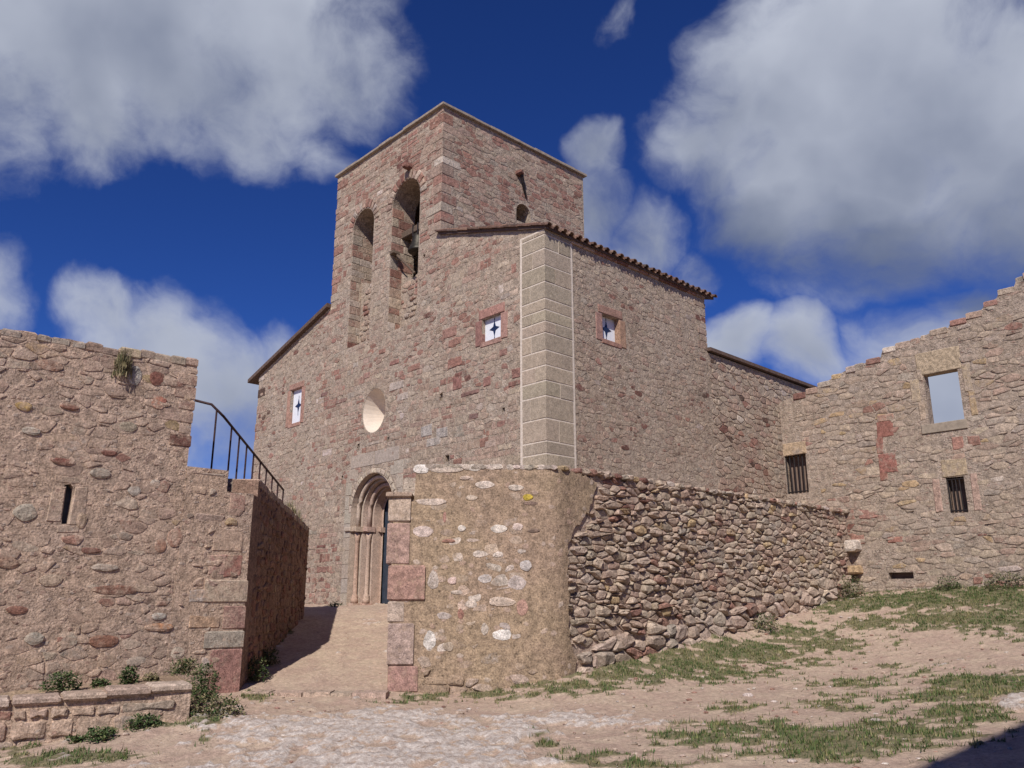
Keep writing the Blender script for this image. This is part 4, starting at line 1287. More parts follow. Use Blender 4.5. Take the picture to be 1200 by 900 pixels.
# footing of lumpy stones at the base
ft = masonry(PLA, (.45, LPL - .27, -1.75, -1.05), .30, .17, [(1, GREY), (2, (.46, .35, .28)), (1, PINK), (.5, RED)], r3, rect(.46, LPL - .30, -2.2, 0), (), (), .45, .35, .9, keepf=lambda u, z: .95 if z < -1.30 + .12 * math.sin(u * 3) else .15, prot=(.01, .05), rnd=.14, gap=.006, wash=.55)
place_stones(ft, coat, MAT['shown_stone'], 20)
# gate pier of big squared stones
PIER = [(581, 612, 455, 481, (.44, .34, .265), .03), (612, 662, 455, 479, (.38, .25, .205), .02), (662, 704, 455, 497, (.37, .225, .18), .03), (704, 730, 455, 474, (.46, .36, .29), .015), (730, 780, 454, 484, (.40, .295, .25), .025), (780, 812, 454, 488, (.36, .215, .18), .03)]
for y0, y1, x0, x1, c, pr in PIER:
    (u0, z1), (u1, z0) = PLA.px(x0, y0), PLA.px(x1, y1)
    v, f = corner_block(PLA, u0, u1, z0 + .006, z1 - .006, -pr, .62, .025, .02)
    mk('pier_stone', v, f, MAT['pier_stone'], ret, [c] * len(v))
(u0, z1), (u1, z0) = PLA.px(453, 577), PLA.px(483, 583)
v, f = corner_block(PLA, u0, u1, z0, z1, -.09, .65, .02, .006)
mk('pier_cap', v, f, MAT['pier_stone'], ret, [(.40, .29, .22)] * len(v))
(u0, _), (u1, _) = PLA.px(456, 700), PLA.px(500, 700)
v, f = panel(PLA, [(u0 + .02, -2), (.48, -2), (.48, TOPZ - .04), (u0 + .42, TOPZ - .12), (u0 + .40, 1.80), (u0 + .02, 1.80)], [], .6, -.004)
mk('pier_core', v, f, MAT['plaster'], ret)
# passage side of the terrace
PASS = Frame(P0 + PLA.u * .03, -PLA.n, -PLA.u)
mk('passage_wall', *panel(PASS, [(.6, -2), (6.6, -2), (6.6, TOPZ - .05), (1.2, TOPZ - .05), (.6, 1.7)], [], .4), MAT['chapel_mortar'], ret)

# the rubble: rough stones standing proud of deep joints
lapk = sorted([(z, u) for u, z in lap])
def lap_u(z):
    if z <= lapk[0][0]: return lapk[0][1]
    for (z0, u0), (z1, u1) in zip(lapk[:-1], lapk[1:]):
        if z0 <= z <= z1: return u0 + (u1 - u0) * (z - z0) / max(1e-6, z1 - z0)
    return lapk[-1][1]
RUBD = Frame(RUB.O - RUB.n * .06, RUB.u, RUB.n)
r4 = random.Random(44)
def rub_keep(u, z):
    return 1.0 if u > lap_u(z) - .02 else 0.0
def rub_prot(u): return 1
rb = []
lower = lambda u: -1.5 + 1.7 * u / RUB_LEN
band = [(max(.26, u_ + .02), z_) for z_, u_ in lapk if z_ < TOPZ] + [(lapk[-1][1], TOPZ + .05), (RUB_LEN - .05, TOPZ + .06), (RUB_LEN - .05, -.3), (.6, -1.9)]
band_old = [(0, -1.9), (RUB_LEN - .05, -.3), (RUB_LEN - .05, TOPZ + .06), (0, TOPZ + .02)]
deep = lambda u: 1.0 - .45 * min(1, max(0, (u - 3.5) / 5))           # the joints are fuller towards the ruin
for u_a, u_b, pr in ((0, 4.0, (.02, .11)), (4.0, 8.0, (.02, .085)), (8.0, RUB_LEN, (.012, .065))):
    rb += masonry(RUBD, (u_a, u_b, -1.9, TOPZ + .1), .24, .125, PAL_RUBBLE, r4, band, (), (), .46, .42, 1.0, gap=.004, prot=pr, rnd=.15, keepf=lambda u, z: rub_keep(u, z) * (1 if z > lower(u) + .5 and u_a <= u < u_b else 0), back=.04, dome=.25, tilt=.5, wash=.4)
rb += masonry(RUBD, (0, RUB_LEN, -1.9, 1.2), .36, .21, [(1, GREY), (2, (.47, .36, .29)), (1, TAN), (1, PINK), (.6, RED)], r4, band, (), (), .46, .40, 1.0, gap=.0, prot=(.06, .14), rnd=.17, keepf=lambda u, z: rub_keep(u, z) * (1 if lower(u) - .2 < z <= lower(u) + .5 else 0), back=.04, dome=.25, tilt=.4)
n_rub = place_stones(rb, core, MAT['rubble_stone'], 230)
# loose stones lying along the top of the terrace
tops = []
for k in range(60):
    u = .3 + k * RUB_LEN / 60 + r4.uniform(-.08, .08)
    w_, h_ = r4.uniform(.08, .17), r4.uniform(.05, .10)
    pl = [(u + w_ * math.cos(a) * r4.uniform(.8, 1.1), TOPZ + .02 + h_ * math.sin(a) * r4.uniform(.8, 1.1)) for a in np.arange(0, 6.28, 1.0)]
    v, f = stone(RUBD, pl, 0, r4.uniform(.05, .12), .2, r4, back=.15)
    tops.append((v, f, pick(PAL_RUBBLE, r4)))
for k in range(22):
    u = .5 + k * (LPL - .4) / 22
    w_, h_ = r4.uniform(.08, .17), r4.uniform(.04, .07)
    pl = [(u + w_ * math.cos(a) * r4.uniform(.8, 1.1), TOPZ + .01 + h_ * math.sin(a) * r4.uniform(.8, 1.1)) for a in np.arange(0, 6.28, 1.0)]
    v, f = stone(PLA, pl, 0, r4.uniform(.0, .02), .2, r4, back=.2)
    tops.append((v, f, pick([(1, PALE), (1, TAN), (1, GREY)], r4)))
place_stones(tops, core, MAT['rubble_stone'], 40)
# broken end of the retaining wall against the ruin: toothing stones
for x, y, w, h in ((968, 607, 30, 12), (985, 655, 28, 34), (1000, 640, 22, 16), (1002, 668, 22, 12), (984, 690, 24, 16), (1004, 690, 18, 16), (975, 632, 24, 14)):
    u, z = RUIN.px(x, y); k = 22.5 / F_PX
    v, f = stone(Frame(RUIN.O - B * .25, RUIN.u, RUIN.n), [(u - w * k / 2, z - h * k / 2), (u + w * k / 2, z - h * k / 2.2), (u + w * k / 2.1, z + h * k / 2), (u - w * k / 2.2, z + h * k / 2.1)], .01, r4.uniform(.05, .25), .16, r4, back=.4)
    mk('tooth_stone', v, f, MAT['rubble_stone'], ret, [pick(PAL_RUIN, r4)] * len(v))

# ------------------------------------------------------------------ roofless ruin on the right
ruin = thing('ruined_wall', (*RUIN.P(6, 0)[:2], 0.1), 'roofless ruined wall with stepped top, empty window and two barred windows', 'wall')
r5 = random.Random(55)
tp = [(905, 474), (930, 466), (958, 454), (974, 444), (991, 434), (1013, 426), (1015, 424), (1032, 419), (1034, 411), (1050, 405), (1067, 401), (1090, 391), (1111, 383), (1113, 379), (1132, 372), (1151, 363), (1153, 357), (1168, 350), (1170, 343), (1188, 336), (1191, 329), (1200, 323), (1225, 316), (1240, 305), (1275, 300)]
top_r = [RUIN.px(x, y) for x, y in tp]
top_r = [(-.3, top_r[0][1])] + [p for p in top_r if p[0] > 0]
u_end = top_r[-1][0]
top_rr = ragged(top_r, .25, .03, r5)
def R4(x0, y0, x1, y1, fr):   # upright rectangle from two photo corners
    (a, b), (c, d) = fr.px(x0, y0), fr.px(x1, y1)
    return rect(min(a, c), max(a, c), min(b, d), max(b, d))
hole_big = R4(1081, 433, 1131, 496, RUIN)
hole_g1 = R4(919, 533, 948, 577, RUIN)
hole_g2 = R4(1108, 560, 1135, 600, RUIN)
hole_s1 = R4(1041, 671, 1071, 678, RUIN); hole_s2 = R4(1045, 686, 1071, 691, RUIN)
RH = [hole_big, hole_g1, hole_g2, hole_s1]
rw = mk('wall', *panel(RUIN, [(-.3, -1.5)] + top_rr + [(u_end, -1.5)], RH, .34), MAT['ruin_mortar'], ruin)
sur = [grow(hole_big, .0), R4(1066, 402, 1146, 510, RUIN), R4(906, 520, 950, 582, RUIN), R4(1090, 540, 1152, 606, RUIN), R4(1024, 492, 1054, 565, RUIN)]
body = [(0.02, -1.0)] + [(u, z - .06) for u, z in top_r[1:]] + [(u_end - .05, -1.0)]
rs = masonry(RUIN, (0, u_end, -.8, 12.5), .33, .15, PAL_RUIN, r5, body, RH, sur, .45, .30, .8, keepf=lambda u, z: .78 + .5 * noise.noise(Vector((u * .7, z, 4.4))), prot=(.003, .024), rnd=.13, gap=.010, tilt=.5, wash=.5)
place_stones(rs, rw, MAT['ruin_stone'], 200)
caps = []
for (a, b) in zip(top_r[1:-1], top_r[2:]):
    L = b[0] - a[0]
    if L < .12: continue
    n = max(1, round(L / .34))
    for k in range(n):
        u0, u1 = a[0] + L * k / n, a[0] + L * (k + 1) / n - .015
        zm = a[1] + (b[1] - a[1]) * (k + .5) / n
        h_ = r5.uniform(.07, .17)
        v, f = corner_block(RUIN, u0, u1, zm - .14, zm + h_ * .45, -.03 * r5.random(), r5.uniform(.3, .6), .03, .025)
        caps.append((v, f, pick(PAL_RUIN, r5)))
place_stones(caps, rw, MAT['ruin_stone'], 60, 'cap_stone')
def ruin_block(x0, y0, x1, y1, c, pr=.02, nm='stone', par=None, d0=-.3):
    (a, b), (e, g) = RUIN.px(x0, y0), RUIN.px(x1, y1)
    v, f = block(RUIN, min(a, e), max(a, e), min(b, g), max(b, g), d0, pr, .02, r5, .02)
    mk(nm, v, f, MAT['ruin_stone'], par or rw, [tuple(c) + (r5.uniform(.1, .6),)] * len(v))
YEL = (.42, .325, .225)
for q in [(1072, 415, 1127, 431, YEL), (1066, 446, 1080, 470, (.45, .35, .24)), (1075, 470, 1086, 492, (.45, .34, .25)), (1127, 428, 1140, 458, (.44, .34, .23)), (1134, 458, 1146, 487, (.43, .31, .19)), (1074, 433, 1081, 446, TAN),
          (1026, 495, 1048, 511, (.30, .135, .105)), (1026, 513, 1036, 531, (.31, .15, .115)), (1029, 533, 1052, 552, (.31, .14, .11)), (1030, 553, 1041, 563, (.33, .16, .12)), (1027, 487, 1048, 492, (.42, .24, .18)),
          (1102, 540, 1134, 557, (.43, .33, .22)), (1091, 562, 1106, 600, (.43, .29, .23)), (1136, 556, 1151, 598, (.43, .295, .235)), (913, 521, 946, 531, (.45, .33, .22)), (907, 533, 917, 580, (.44, .32, .19)),
          (1133, 512, 1150, 522, RED), (1115, 513, 1130, 526, (.37, .2, .155)), (1040, 630, 1058, 636, (.34, .17, .13)), (1140, 676, 1152, 684, RED), (1154, 672, 1164, 678, RED), (996, 628, 1014, 638, RED), (1012, 600, 1030, 607, (.36, .19, .15)), (988, 598, 1002, 608, RED), (1006, 598, 1020, 608, (.36, .2, .16))]:
    ruin_block(*q)
(a, b), (e, g) = RUIN.px(1080, 499), RUIN.px(1134, 501)
mk('window_sill', *block(RUIN, a, e, min(b, g) - .015, max(b, g) + .02, -.3, .035, .012, r5, .012), MAT['coping'], rw)
# iron bars
for hl, nb, nm in ((hole_g1, 4, 'g1'), (hole_g2, 3, 'g2')):
    u0, u1, z0, z1 = hl[0][0], hl[1][0], hl[0][1], hl[2][1]
    gr = bpy.data.objects.new('window_grille', None); COL.objects.link(gr); gr.parent = ruin
    wl = Vector(RUIN.P((u0 + u1) / 2, z0)); gr.location = wl - world_loc(ruin); WLOC[gr.name] = wl
    for k in range(nb + 2):
        uu = u0 + .025 + (u1 - u0 - .05) * k / (nb + 1)
        mk('bar', *cyl(RUIN.P(uu, z0 - .02, -.06), RUIN.P(uu + r5.uniform(-.02, .02), z1 + .02, -.06), .021, None, 8), MAT['iron'], gr)
    for zz in (z0 + .06, z1 - .05):
        mk('cross_rail', *block(RUIN, u0 - .02, u1 + .02, zz - .018, zz + .018, -.085, -.035, .004, r5, .002), MAT['iron'], gr)
    # boarded dark shutter behind the bars
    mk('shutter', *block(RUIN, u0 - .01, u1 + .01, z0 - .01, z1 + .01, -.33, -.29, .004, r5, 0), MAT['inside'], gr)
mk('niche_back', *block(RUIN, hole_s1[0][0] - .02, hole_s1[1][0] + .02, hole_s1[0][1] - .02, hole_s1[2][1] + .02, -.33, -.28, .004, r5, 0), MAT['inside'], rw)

# ------------------------------------------------------------------ stone building on the left
r6 = random.Random(66)
u_edge = LEFT.px(226, 480)[0]
left = thing('stone_building', (*LEFT.P(3.5, 0)[:2], -1.4), 'tall rough pink stone wall with narrow slit window beside the stair', 'building')
lt = [LEFT.px(x, y) for x, y in ((231, 422), (200, 419), (165, 411), (140, 411), (100, 402), (60, 394), (25, 388), (0, 386), (-60, 376), (-200, 350))]
lt[0] = (u_edge, lt[0][1])
LEND = lt[-1][0]
ltr = ragged(lt, .2, .025, r6)
slit_px = [(72, 614), (85, 614), (86, 572), (83, 567), (76, 568), (74, 576)]
hole_slit = [LEFT.px(x, y) for x, y in slit_px]
lw = mk('wall', *panel(LEFT, [(u_edge, -2.0)] + ltr + [(LEND, -2.0)], [hole_slit], .8), MAT['left_mortar'], left)
mb = MB()
def lq(u, d): return LEFT.P(u, 0, d)[:2]
mb.add(*boxv(lq(u_edge, -.8), lq(u_edge + .7, -.8), lq(u_edge + .7, -4), lq(u_edge, -4), -2, lt[0][1] - .05))
mb.add(*boxv(lq(LEND - .7, -.8), lq(LEND, -.8), lq(LEND, -4), lq(LEND - .7, -4), -2, lt[0][1] - .1))
mb.add(*boxv(lq(u_edge + .7, -3.4), lq(LEND - .7, -3.4), lq(LEND - .7, -4), lq(u_edge + .7, -4), -2, lt[0][1] - .15))
mb.build('rear_wall', MAT['left_mortar'], left)
mk('slit_shade_board', *block(LEFT, hole_slit[0][0] + .3, hole_slit[1][0] - .3, hole_slit[0][1] - .1, hole_slit[2][1] + .2, -.20, -.14, .004, r6, 0), MAT['door'], lw)  # dark board added just inside the slit, standing in for deep shade
frame_slit = [LEFT.px(x, y) for x, y in ((58, 632), (104, 632), (104, 550), (58, 550))]
bodyl = [(u_edge + .02, -1.4)] + [(u, z - .05) for u, z in lt] + [(LEND, -1.4)]
def keep_left(u, z):
    zt = lt[0][1] + (u - u_edge) * .0
    k = .55 + .7 * noise.noise(Vector((u * .9, z * 1.1, 9.4)))
    if z > zt - .5: k += .35
    return k
ls = masonry(LEFT, (u_edge, LEND, -1.4, 6.2), .24, .135, PAL_LEFT, r6, bodyl, [hole_slit], [frame_slit], .46, .38, 1.0, keepf=keep_left, prot=(.002, .018), rnd=.13, gap=.010, tilt=.5, wash=.66)
place_stones(ls, lw, MAT['left_stone'], 150)
caps = []
for (a, b) in zip(lt[:-1], lt[1:]):
    L = b[0] - a[0]; n = max(1, round(L / .27))
    for k in range(n):
        u0, u1 = a[0] + L * k / n, a[0] + L * (k + 1) / n - .012
        zm = a[1] + (b[1] - a[1]) * (k + .5) / n
        v, f = corner_block(LEFT, u0, u1, zm - .13, zm + r6.uniform(.0, .06), -.02 * r6.random(), r6.uniform(.25, .5), .03, .02)
        caps.append((v, f, pick([(2, TAN), (1, GREY), (1, PINK), (1, (.36, .29, .19))], r6)))
place_stones(caps, lw, MAT['left_stone'], 40, 'cap_stone')
def feature(fr, x, y, w, h, c, par, D=14.2, pr=.025, r=r6):
    u, z = fr.px(x, y); k = D / F_PX / 1.0
    pl = [(u + w * k / 2 * math.cos(a) * r.uniform(.85, 1.1), z + h * k / 2 * math.sin(a) * r.uniform(.85, 1.1)) for a in np.arange(.3, 6.5, .8)]
    v, f = stone(fr, pl, 0, pr * r.uniform(.6, 1.3), .2, r)
    c = (c[0], c[1] * .97, c[2] * .88)
    mk('stone', v, f, MAT['left_stone'], par, [c + (r.uniform(.15, .6),)] * len(v))
for q in [(186, 472, 20, 18, (.40, .17, .12)), (184, 443, 20, 22, (.24, .11, .09)), (205, 450, 24, 10, (.24, .12, .10)), (58, 428, 32, 14, (.30, .17, .13)), (28, 476, 20, 12, (.42, .29, .13)), (81, 477, 24, 8, (.28, .14, .11)),
          (75, 541, 30, 10, (.26, .11, .09)), (128, 531, 20, 8, (.24, .12, .10)), (136, 691, 54, 13, (.22, .11, .085)), (122, 751, 36, 16, (.30, .16, .12)), (147, 613, 14, 14, (.34, .19, .15)), (192, 470, 10, 8, (.34, .15, .12)),
          (182, 567, 14, 12, (.55, .48, .43)), (158, 575, 18, 14, (.42, .38, .35)), (122, 665, 30, 10, (.42, .36, .32)), (80, 750, 24, 20, (.38, .33, .28)), (40, 748, 20, 16, (.40, .36, .32)), (205, 630, 22, 26, (.33, .17, .13)), (188, 640, 16, 18, (.36, .21, .16)),
          (158, 440, 20, 26, (.42, .39, .37)), (118, 555, 24, 14, (.38, .33, .29)), (30, 600, 26, 22, (.42, .37, .32)), (36, 505, 20, 10, (.42, .38, .34)), (150, 500, 24, 14, (.38, .32, .26)), (105, 645, 24, 8, (.24, .13, .11)), (10, 660, 24, 14, (.34, .22, .17)), (60, 680, 26, 16, (.46, .36, .29)), (20, 715, 22, 10, (.28, .15, .12)), (170, 690, 30, 10, (.46, .36, .29)), (95, 610, 12, 20, (.46, .35, .27)),
          (186, 735, 34, 12, (.42, .21, .12)), (186, 722, 20, 10, (.46, .44, .42)), (160, 775, 26, 12, (.40, .34, .30)), (208, 765, 20, 16, (.50, .42, .36))]:
    feature(LEFT, *q, lw)
for x0, y0, x1, y1 in ((64, 556, 102, 568), (60, 568, 73, 612), (87, 570, 98, 616), (66, 614, 92, 626)):   # dressed frame of the slit
    (a, b), (e, g) = LEFT.px(x0, y0), LEFT.px(x1, y1)
    v, f = block(LEFT, min(a, e), max(a, e), min(b, g), max(b, g), -.25, .010, .02, r6, .02)
    mk('slit_frame', v, f, MAT['left_stone'], lw, [(.42, .325, .245, .62)] * len(v))
quoins(LEFT, 2.6, lt[0][1] - .16, [(2, PINK), (1, RED), (1, TAN), (1, DRED)], lw, .42, .26, 1, (.16, .28), .012, 'left_stone', off=u_edge)

# ------------------------------------------------------------------ stair wall with its pier, the stair and railing
stw = thing('stair_wall', (Q0.x, Q0.y, -1.6), 'stone pier and shaded parapet wall running beside the sandy passage', 'wall')
zA, zN = LEFT.px(244, 549)[1], LEFT.px(275, 577)[1]
u_n = LEFT.px(266, 570)[0]
pier = mk('pier', *panel(LEFT, [(0.004, -2), (0.004, zN), (u_n, zN), (u_n, zA), (u_edge - .004, zA), (u_edge - .004, -2)], [], .5, .012), MAT['left_mortar'], stw)
for x0, y0, x1, y1, c in ((268, 578, 286, 601, (.40, .235, .185)), (244, 650, 263, 676, (.38, .22, .18)), (262, 650, 283, 676, (.33, .16, .125)), (240, 679, 282, 706, (.47, .375, .28)), (262, 710, 282, 737, (.36, .215, .175)), (240, 740, 280, 759, (.42, .36, .29)), (246, 761, 280, 812, (.37, .205, .17)), (222, 690, 240, 706, (.42, .37, .33)), (222, 722, 258, 736, (.45, .30, .20)), (228, 602, 262, 612, (.46, .34, .27)), (238, 770, 252, 785, (.52, .43, .37)), (250, 618, 284, 648, (.46, .33, .245)), (225, 552, 262, 560, (.52, .42, .34))):
    (a, b), (e, g) = LEFT.px(x0, y0), LEFT.px(x1, y1)
    lo, hi = max(.0, min(a, e)), max(a, e)
    if lo < .1:
        v, f = corner_block(LEFT, -.012, hi, min(b, g), max(b, g), -.032, .42, .02, .008)
    else:
        v, f = block(LEFT, lo, hi, min(b, g), max(b, g), -.2, .022, .02, r6, .025)
    mk('pier_stone', v, f, MAT['left_stone'], pier, [c + (r6.uniform(.1, .5),)] * len(v))
st = masonry(LEFT, (0, u_edge, -1.5, zA), .26, .16, PAL_LEFT, r6, [(.1, -1.5), (.1, zN - .05), (u_n, zN - .05), (u_n, zA - .03), (u_edge - .03, zA - .03), (u_edge - .03, -1.5)], (), (), .42, .28, .6, keep=.32, prot=(.016, .04), rnd=.22, gap=.022, tilt=.5)
place_stones(st, pier, MAT['left_stone'], 30)
SL = 6.75
sz = lambda u: STAIR_Z0 + (STAIR_Z1 - STAIR_Z0) * (u - .3) / (SL - .3)
STAIR_Z0 = STAIR.px(287, 564)[1]; STAIR_Z1 = STAIR.px(356, 619)[1]
u_far = STAIR.px(358, 690)[0]
SL = min(max(u_far, 5.5), 8.0)
STAIR_Z0 = px_at(286, 563, Q0.y + .4).z
STAIR_Z1 = px_at(357, 619, STAIR.P(SL, 0)[1]).z
stt = ragged([(SL, STAIR_Z1), (SL * .6, sz(SL * .6) + .02), (.34, STAIR_Z0)], .2, .025, r6)
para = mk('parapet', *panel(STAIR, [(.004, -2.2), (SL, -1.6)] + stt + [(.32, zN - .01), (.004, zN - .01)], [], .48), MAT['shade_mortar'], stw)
st = masonry(STAIR, (0.3, SL, -1.7, 2.6), .27, .16, [(2, (.27, .165, .12)), (1, (.24, .125, .095)), (1, (.30, .21, .15))], r6, [(.45, -1.6), (.45, STAIR_Z0 - .08), (SL - .03, STAIR_Z1 - .05), (SL - .03, -1.0)], (), (), .42, .28, .5, keep=.85, prot=(.006, .04), rnd=.22, gap=.014)  # face stones toned dark, the parapet's shade put into their colour
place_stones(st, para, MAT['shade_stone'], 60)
caps = []
for k in range(24):
    u0 = .36 + (SL - .4) * k / 24
    zm = sz(u0 + .14)
    v, f = corner_block(STAIR, u0, u0 + (SL - .4) / 24 - .012, zm - .13, zm + r6.uniform(-.01, .05), -.012, .44, .025, .015)
    caps.append((v, f, pick([(2, TAN), (1, GREY), (1, PINK)], r6)))
place_stones(caps, para, MAT['left_stone'], 24, 'cap_stone')
# steps down behind the parapet
stair = thing('stone_stair', (*STAIR.P(2, 0, -1.2)[:2], -1.0), 'stone steps descending behind the parapet towards the chapel', 'stair')
ns = 13
for k in range(ns):
    u0, u1 = .55 + (SL - .6) * k / ns, .55 + (SL - .6) * (k + 1) / ns - .004
    zt = (STAIR_Z0 + .05) + (STAIR_Z1 - STAIR_Z0 - .12) * k / ns
    q = [STAIR.P(u0, 0, -.485)[:2], STAIR.P(u1, 0, -.485)[:2], STAIR.P(u1, 0, -1.75)[:2], STAIR.P(u0, 0, -1.75)[:2]]
    mk('step', *boxv(*q, -1.2, zt), MAT['ruin_mortar'], stair)
# railing
RA, RB = px_at(262, 488, Q0.y + .95), px_at(332, 574, STAIR.P(SL, 0)[1] - .3)
rail = thing('stair_railing', (RA.x, RA.y, RA.z - .95), 'dark rusty iron handrail with thin posts along the stair', 'railing')
R0, R1 = px_at(228, 469, Q0.y + .75), px_at(248, 474, Q0.y + .85)
mk('handrail', *tube([R0, R1, R1 * .5 + RA * .5, RA] + [RA + (RB - RA) * k / 6 for k in range(1, 7)], .026, 8), MAT['rail'], rail, smooth=True)
for k in range(10):
    p = RA + (RB - RA) * (k / 9)
    if k == 0: p = px_at(254, 481, Q0.y + .9)
    mk('post', *cyl((p.x, p.y, p.z - 1.05 if k else zA - .05), (p.x, p.y, p.z - .005), .02, None, 8), MAT['rail'], rail)

# ------------------------------------------------------------------ low kerb wall with a bed of earth behind
low = thing('low_wall', (LOW1.x, LOW1.y, -1.65), 'low rough stone kerb wall below the slit window', 'wall')
LWL = 6.5
r7 = random.Random(77)
lz = lambda u: -1.165 - .043 * u
ltop = ragged([(LWL, lz(LWL) - .03), (.05, lz(0) - .03)], .22, .02, r7)
lwm = mk('wall', *panel(LOW, [(.0, -2.5), (LWL, -2.5)] + ltop + [(.0, -1.2)], [], .42), MAT['left_mortar'], low)
ls = masonry(LOW, (.02, LWL, -2.0, -1.1), .44, .25, [(1, PALE), (1.5, GREY), (2, TAN), (2, PINK), (1.2, RED)], r7, [(.03, -2.3), (LWL, -2.3), (LWL, lz(LWL) - .05), (.03, lz(0) - .05)], (), (), keep=.95, prot=(.01, .05), rnd=.12, gap=.014, tilt=.5, layout=courses, wash=.5)
place_stones(ls, lwm, MAT['left_stone'], 60)
u = .0
while u < LWL:
    L = r7.uniform(.3, .6)
    v, f = corner_block(LOW, u + .01, u + L, lz(u) - .1, lz(u + L / 2) + .015 + r7.uniform(-.012, .025), -.05 + r7.uniform(-.02, .02), .43, .03, .02)
    mk('cap_stone', v, f, MAT['rubble_stone'], lwm, [pick([(2, (.46, .36, .29)), (1, (.44, .33, .26))], r7, .08)] * len(v))
    u += L
bedp = [Vector(LOW.P(-.05, 0, -.42)[:2]), Vector(LOW.P(LWL, 0, -.42)[:2]), Vector(LEFT.P(LEND, 0, -.2)[:2]), Vector(LEFT.P(.25, 0, -.2)[:2])]
n = 26; v = []; f = []
for i in range(n):
    for j in range(n):
        s, t = i / (n - 1), j / (n - 1)
        p = (bedp[0] * (1 - s) + bedp[1] * s) * (1 - t) + (bedp[3] * (1 - s) + bedp[2] * s) * t
        e = max(0, .12 - s) * 3.2
        v.append((p.x, p.y, lz(s * LWL) - .05 - e + .05 * t + .06 * (noise.noise(Vector((p.x * 3, p.y * 3, 0))))))
for i in range(n - 1):
    for j in range(n - 1): f.append((i * n + j, (i + 1) * n + j, (i + 1) * n + j + 1, i * n + j + 1))
props(mk('earth_bed', v, f, MAT['plaster'], None, smooth=True), 'strip of dry earth between kerb wall and tall wall', 'ground', kind='structure')

# worn threshold stones across the gateway
thr = thing('threshold', ((Q0.x + P0.x) / 2, 14.9, -1.6), 'worn flat threshold stones across the gateway', 'threshold')
x = Q0.x + .25
while x < P0.x - .05:
    w = r7.uniform(.35, .7); x1 = min(x + w, P0.x + .05)
    g_ = gz(x, 14.95)
    v, f = boxv((x, 14.80 + r7.uniform(-.04, .04)), (x1 - .015, 14.80 + r7.uniform(-.04, .04)), (x1 - .015, 15.2), (x, 15.2), g_ - .2, g_ + .045 + r7.uniform(-.008, .012))
    mk('slab', v, f, MAT['rubble_stone'], thr, [pick([(1, (.47, .36, .28)), (1, (.45, .33, .26))], r7, .06)] * len(v))
    x = x1

# ------------------------------------------------------------------ house beside the photographer (outside the frame) whose shadow reaches the grass
ex = Frame(Vector((.83, -3.55)), B, A)
hs = thing('neighbour_house', (*ex.P(4, 0, -3)[:2], -1.6), 'plain stone house standing beside the path, shading the grass', 'house')
hv = MB()
q = [ex.P(0, 0, 0)[:2], ex.P(16, 0, 0)[:2], ex.P(16, 0, -7)[:2], ex.P(0, 0, -7)[:2]]
mk('wall', *boxv(*q, -2.5, 8.85), MAT['ruin_mortar'], hs)
q = [ex.P(-.1, 0, .1)[:2], ex.P(16.2, 0, .1)[:2], ex.P(16.2, 0, -7.2)[:2], ex.P(-.1, 0, -7.2)[:2]]
v, f = boxv(*q, 8.86, 9.0)
for p in (ex.P(0, 0, -3.5), ex.P(16, 0, -3.5)): v.append((p[0], p[1], 10.3))
f = [(3, 2, 1, 0), (4, 5, 9, 8), (7, 8, 9, 6), (4, 8, 7), (5, 6, 9), (0, 1, 5, 4), (1, 2, 6, 5), (2, 3, 7, 6), (3, 0, 4, 7)]
mk('roof', v, f, MAT['tile'], hs, [(.22, .13, .095)] * len(v))

# ------------------------------------------------------------------ vegetation
def leaf_mat(name, c0, c1, rough=.7):
    m, nt, b = nodes_of(name, rough)
    t = NT(nt)
    col, _ = t.attr('col')
    n = t.noise(9, 3, .6)
    c = t.scale_col(col, t.ramp(n, .3, .7, .75, 1.3))
    nt.links.new(c, b.inputs['Base Color'])
    b.inputs['Specular IOR Level'].default_value = .25
    return m
MAT['leaf'] = leaf_mat('leaf', 0, 0)
r8 = random.Random(88)
GREEN = [(3, (.045, .075, .024)), (2, (.06, .09, .03)), (1, (.10, .12, .045)), (.7, (.16, .145, .07))]
DRY = [(3, (.20, .165, .085)), (2, (.14, .125, .06)), (1, (.09, .10, .04)), (1, (.26, .21, .12))]
def blade(p, d, L, w, lean):
    d = Vector((math.cos(d), math.sin(d), 0)); sd = Vector((-d.y, d.x, 0))
    a = Vector(p); m = a + Vector((0, 0, L * .6)) + d * (lean * .35); t = a + Vector((0, 0, L * (.95 - .3 * abs(lean) / max(L, .01)))) + d * lean
    return [tuple(a - sd * w), tuple(a + sd * w), tuple(m + sd * w * .7), tuple(m - sd * w * .7), tuple(t)], [(0, 1, 2, 3), (3, 2, 4)]
def leaf(p, az, el, L, w):
    d = Vector((math.cos(az) * math.cos(el), math.sin(az) * math.cos(el), math.sin(el)))
    s = Vector((-math.sin(az), math.cos(az), 0)); up = s.cross(d)
    p = Vector(p)
    return [tuple(p), tuple(p + d * L * .45 + s * w + up * w * .3), tuple(p + d * L * .5 - up * w * .15), tuple(p + d * L * .45 - s * w + up * w * .3), tuple(p + d * L)], [(0, 1, 2), (0, 2, 3), (1, 4, 2), (2, 4, 3)]
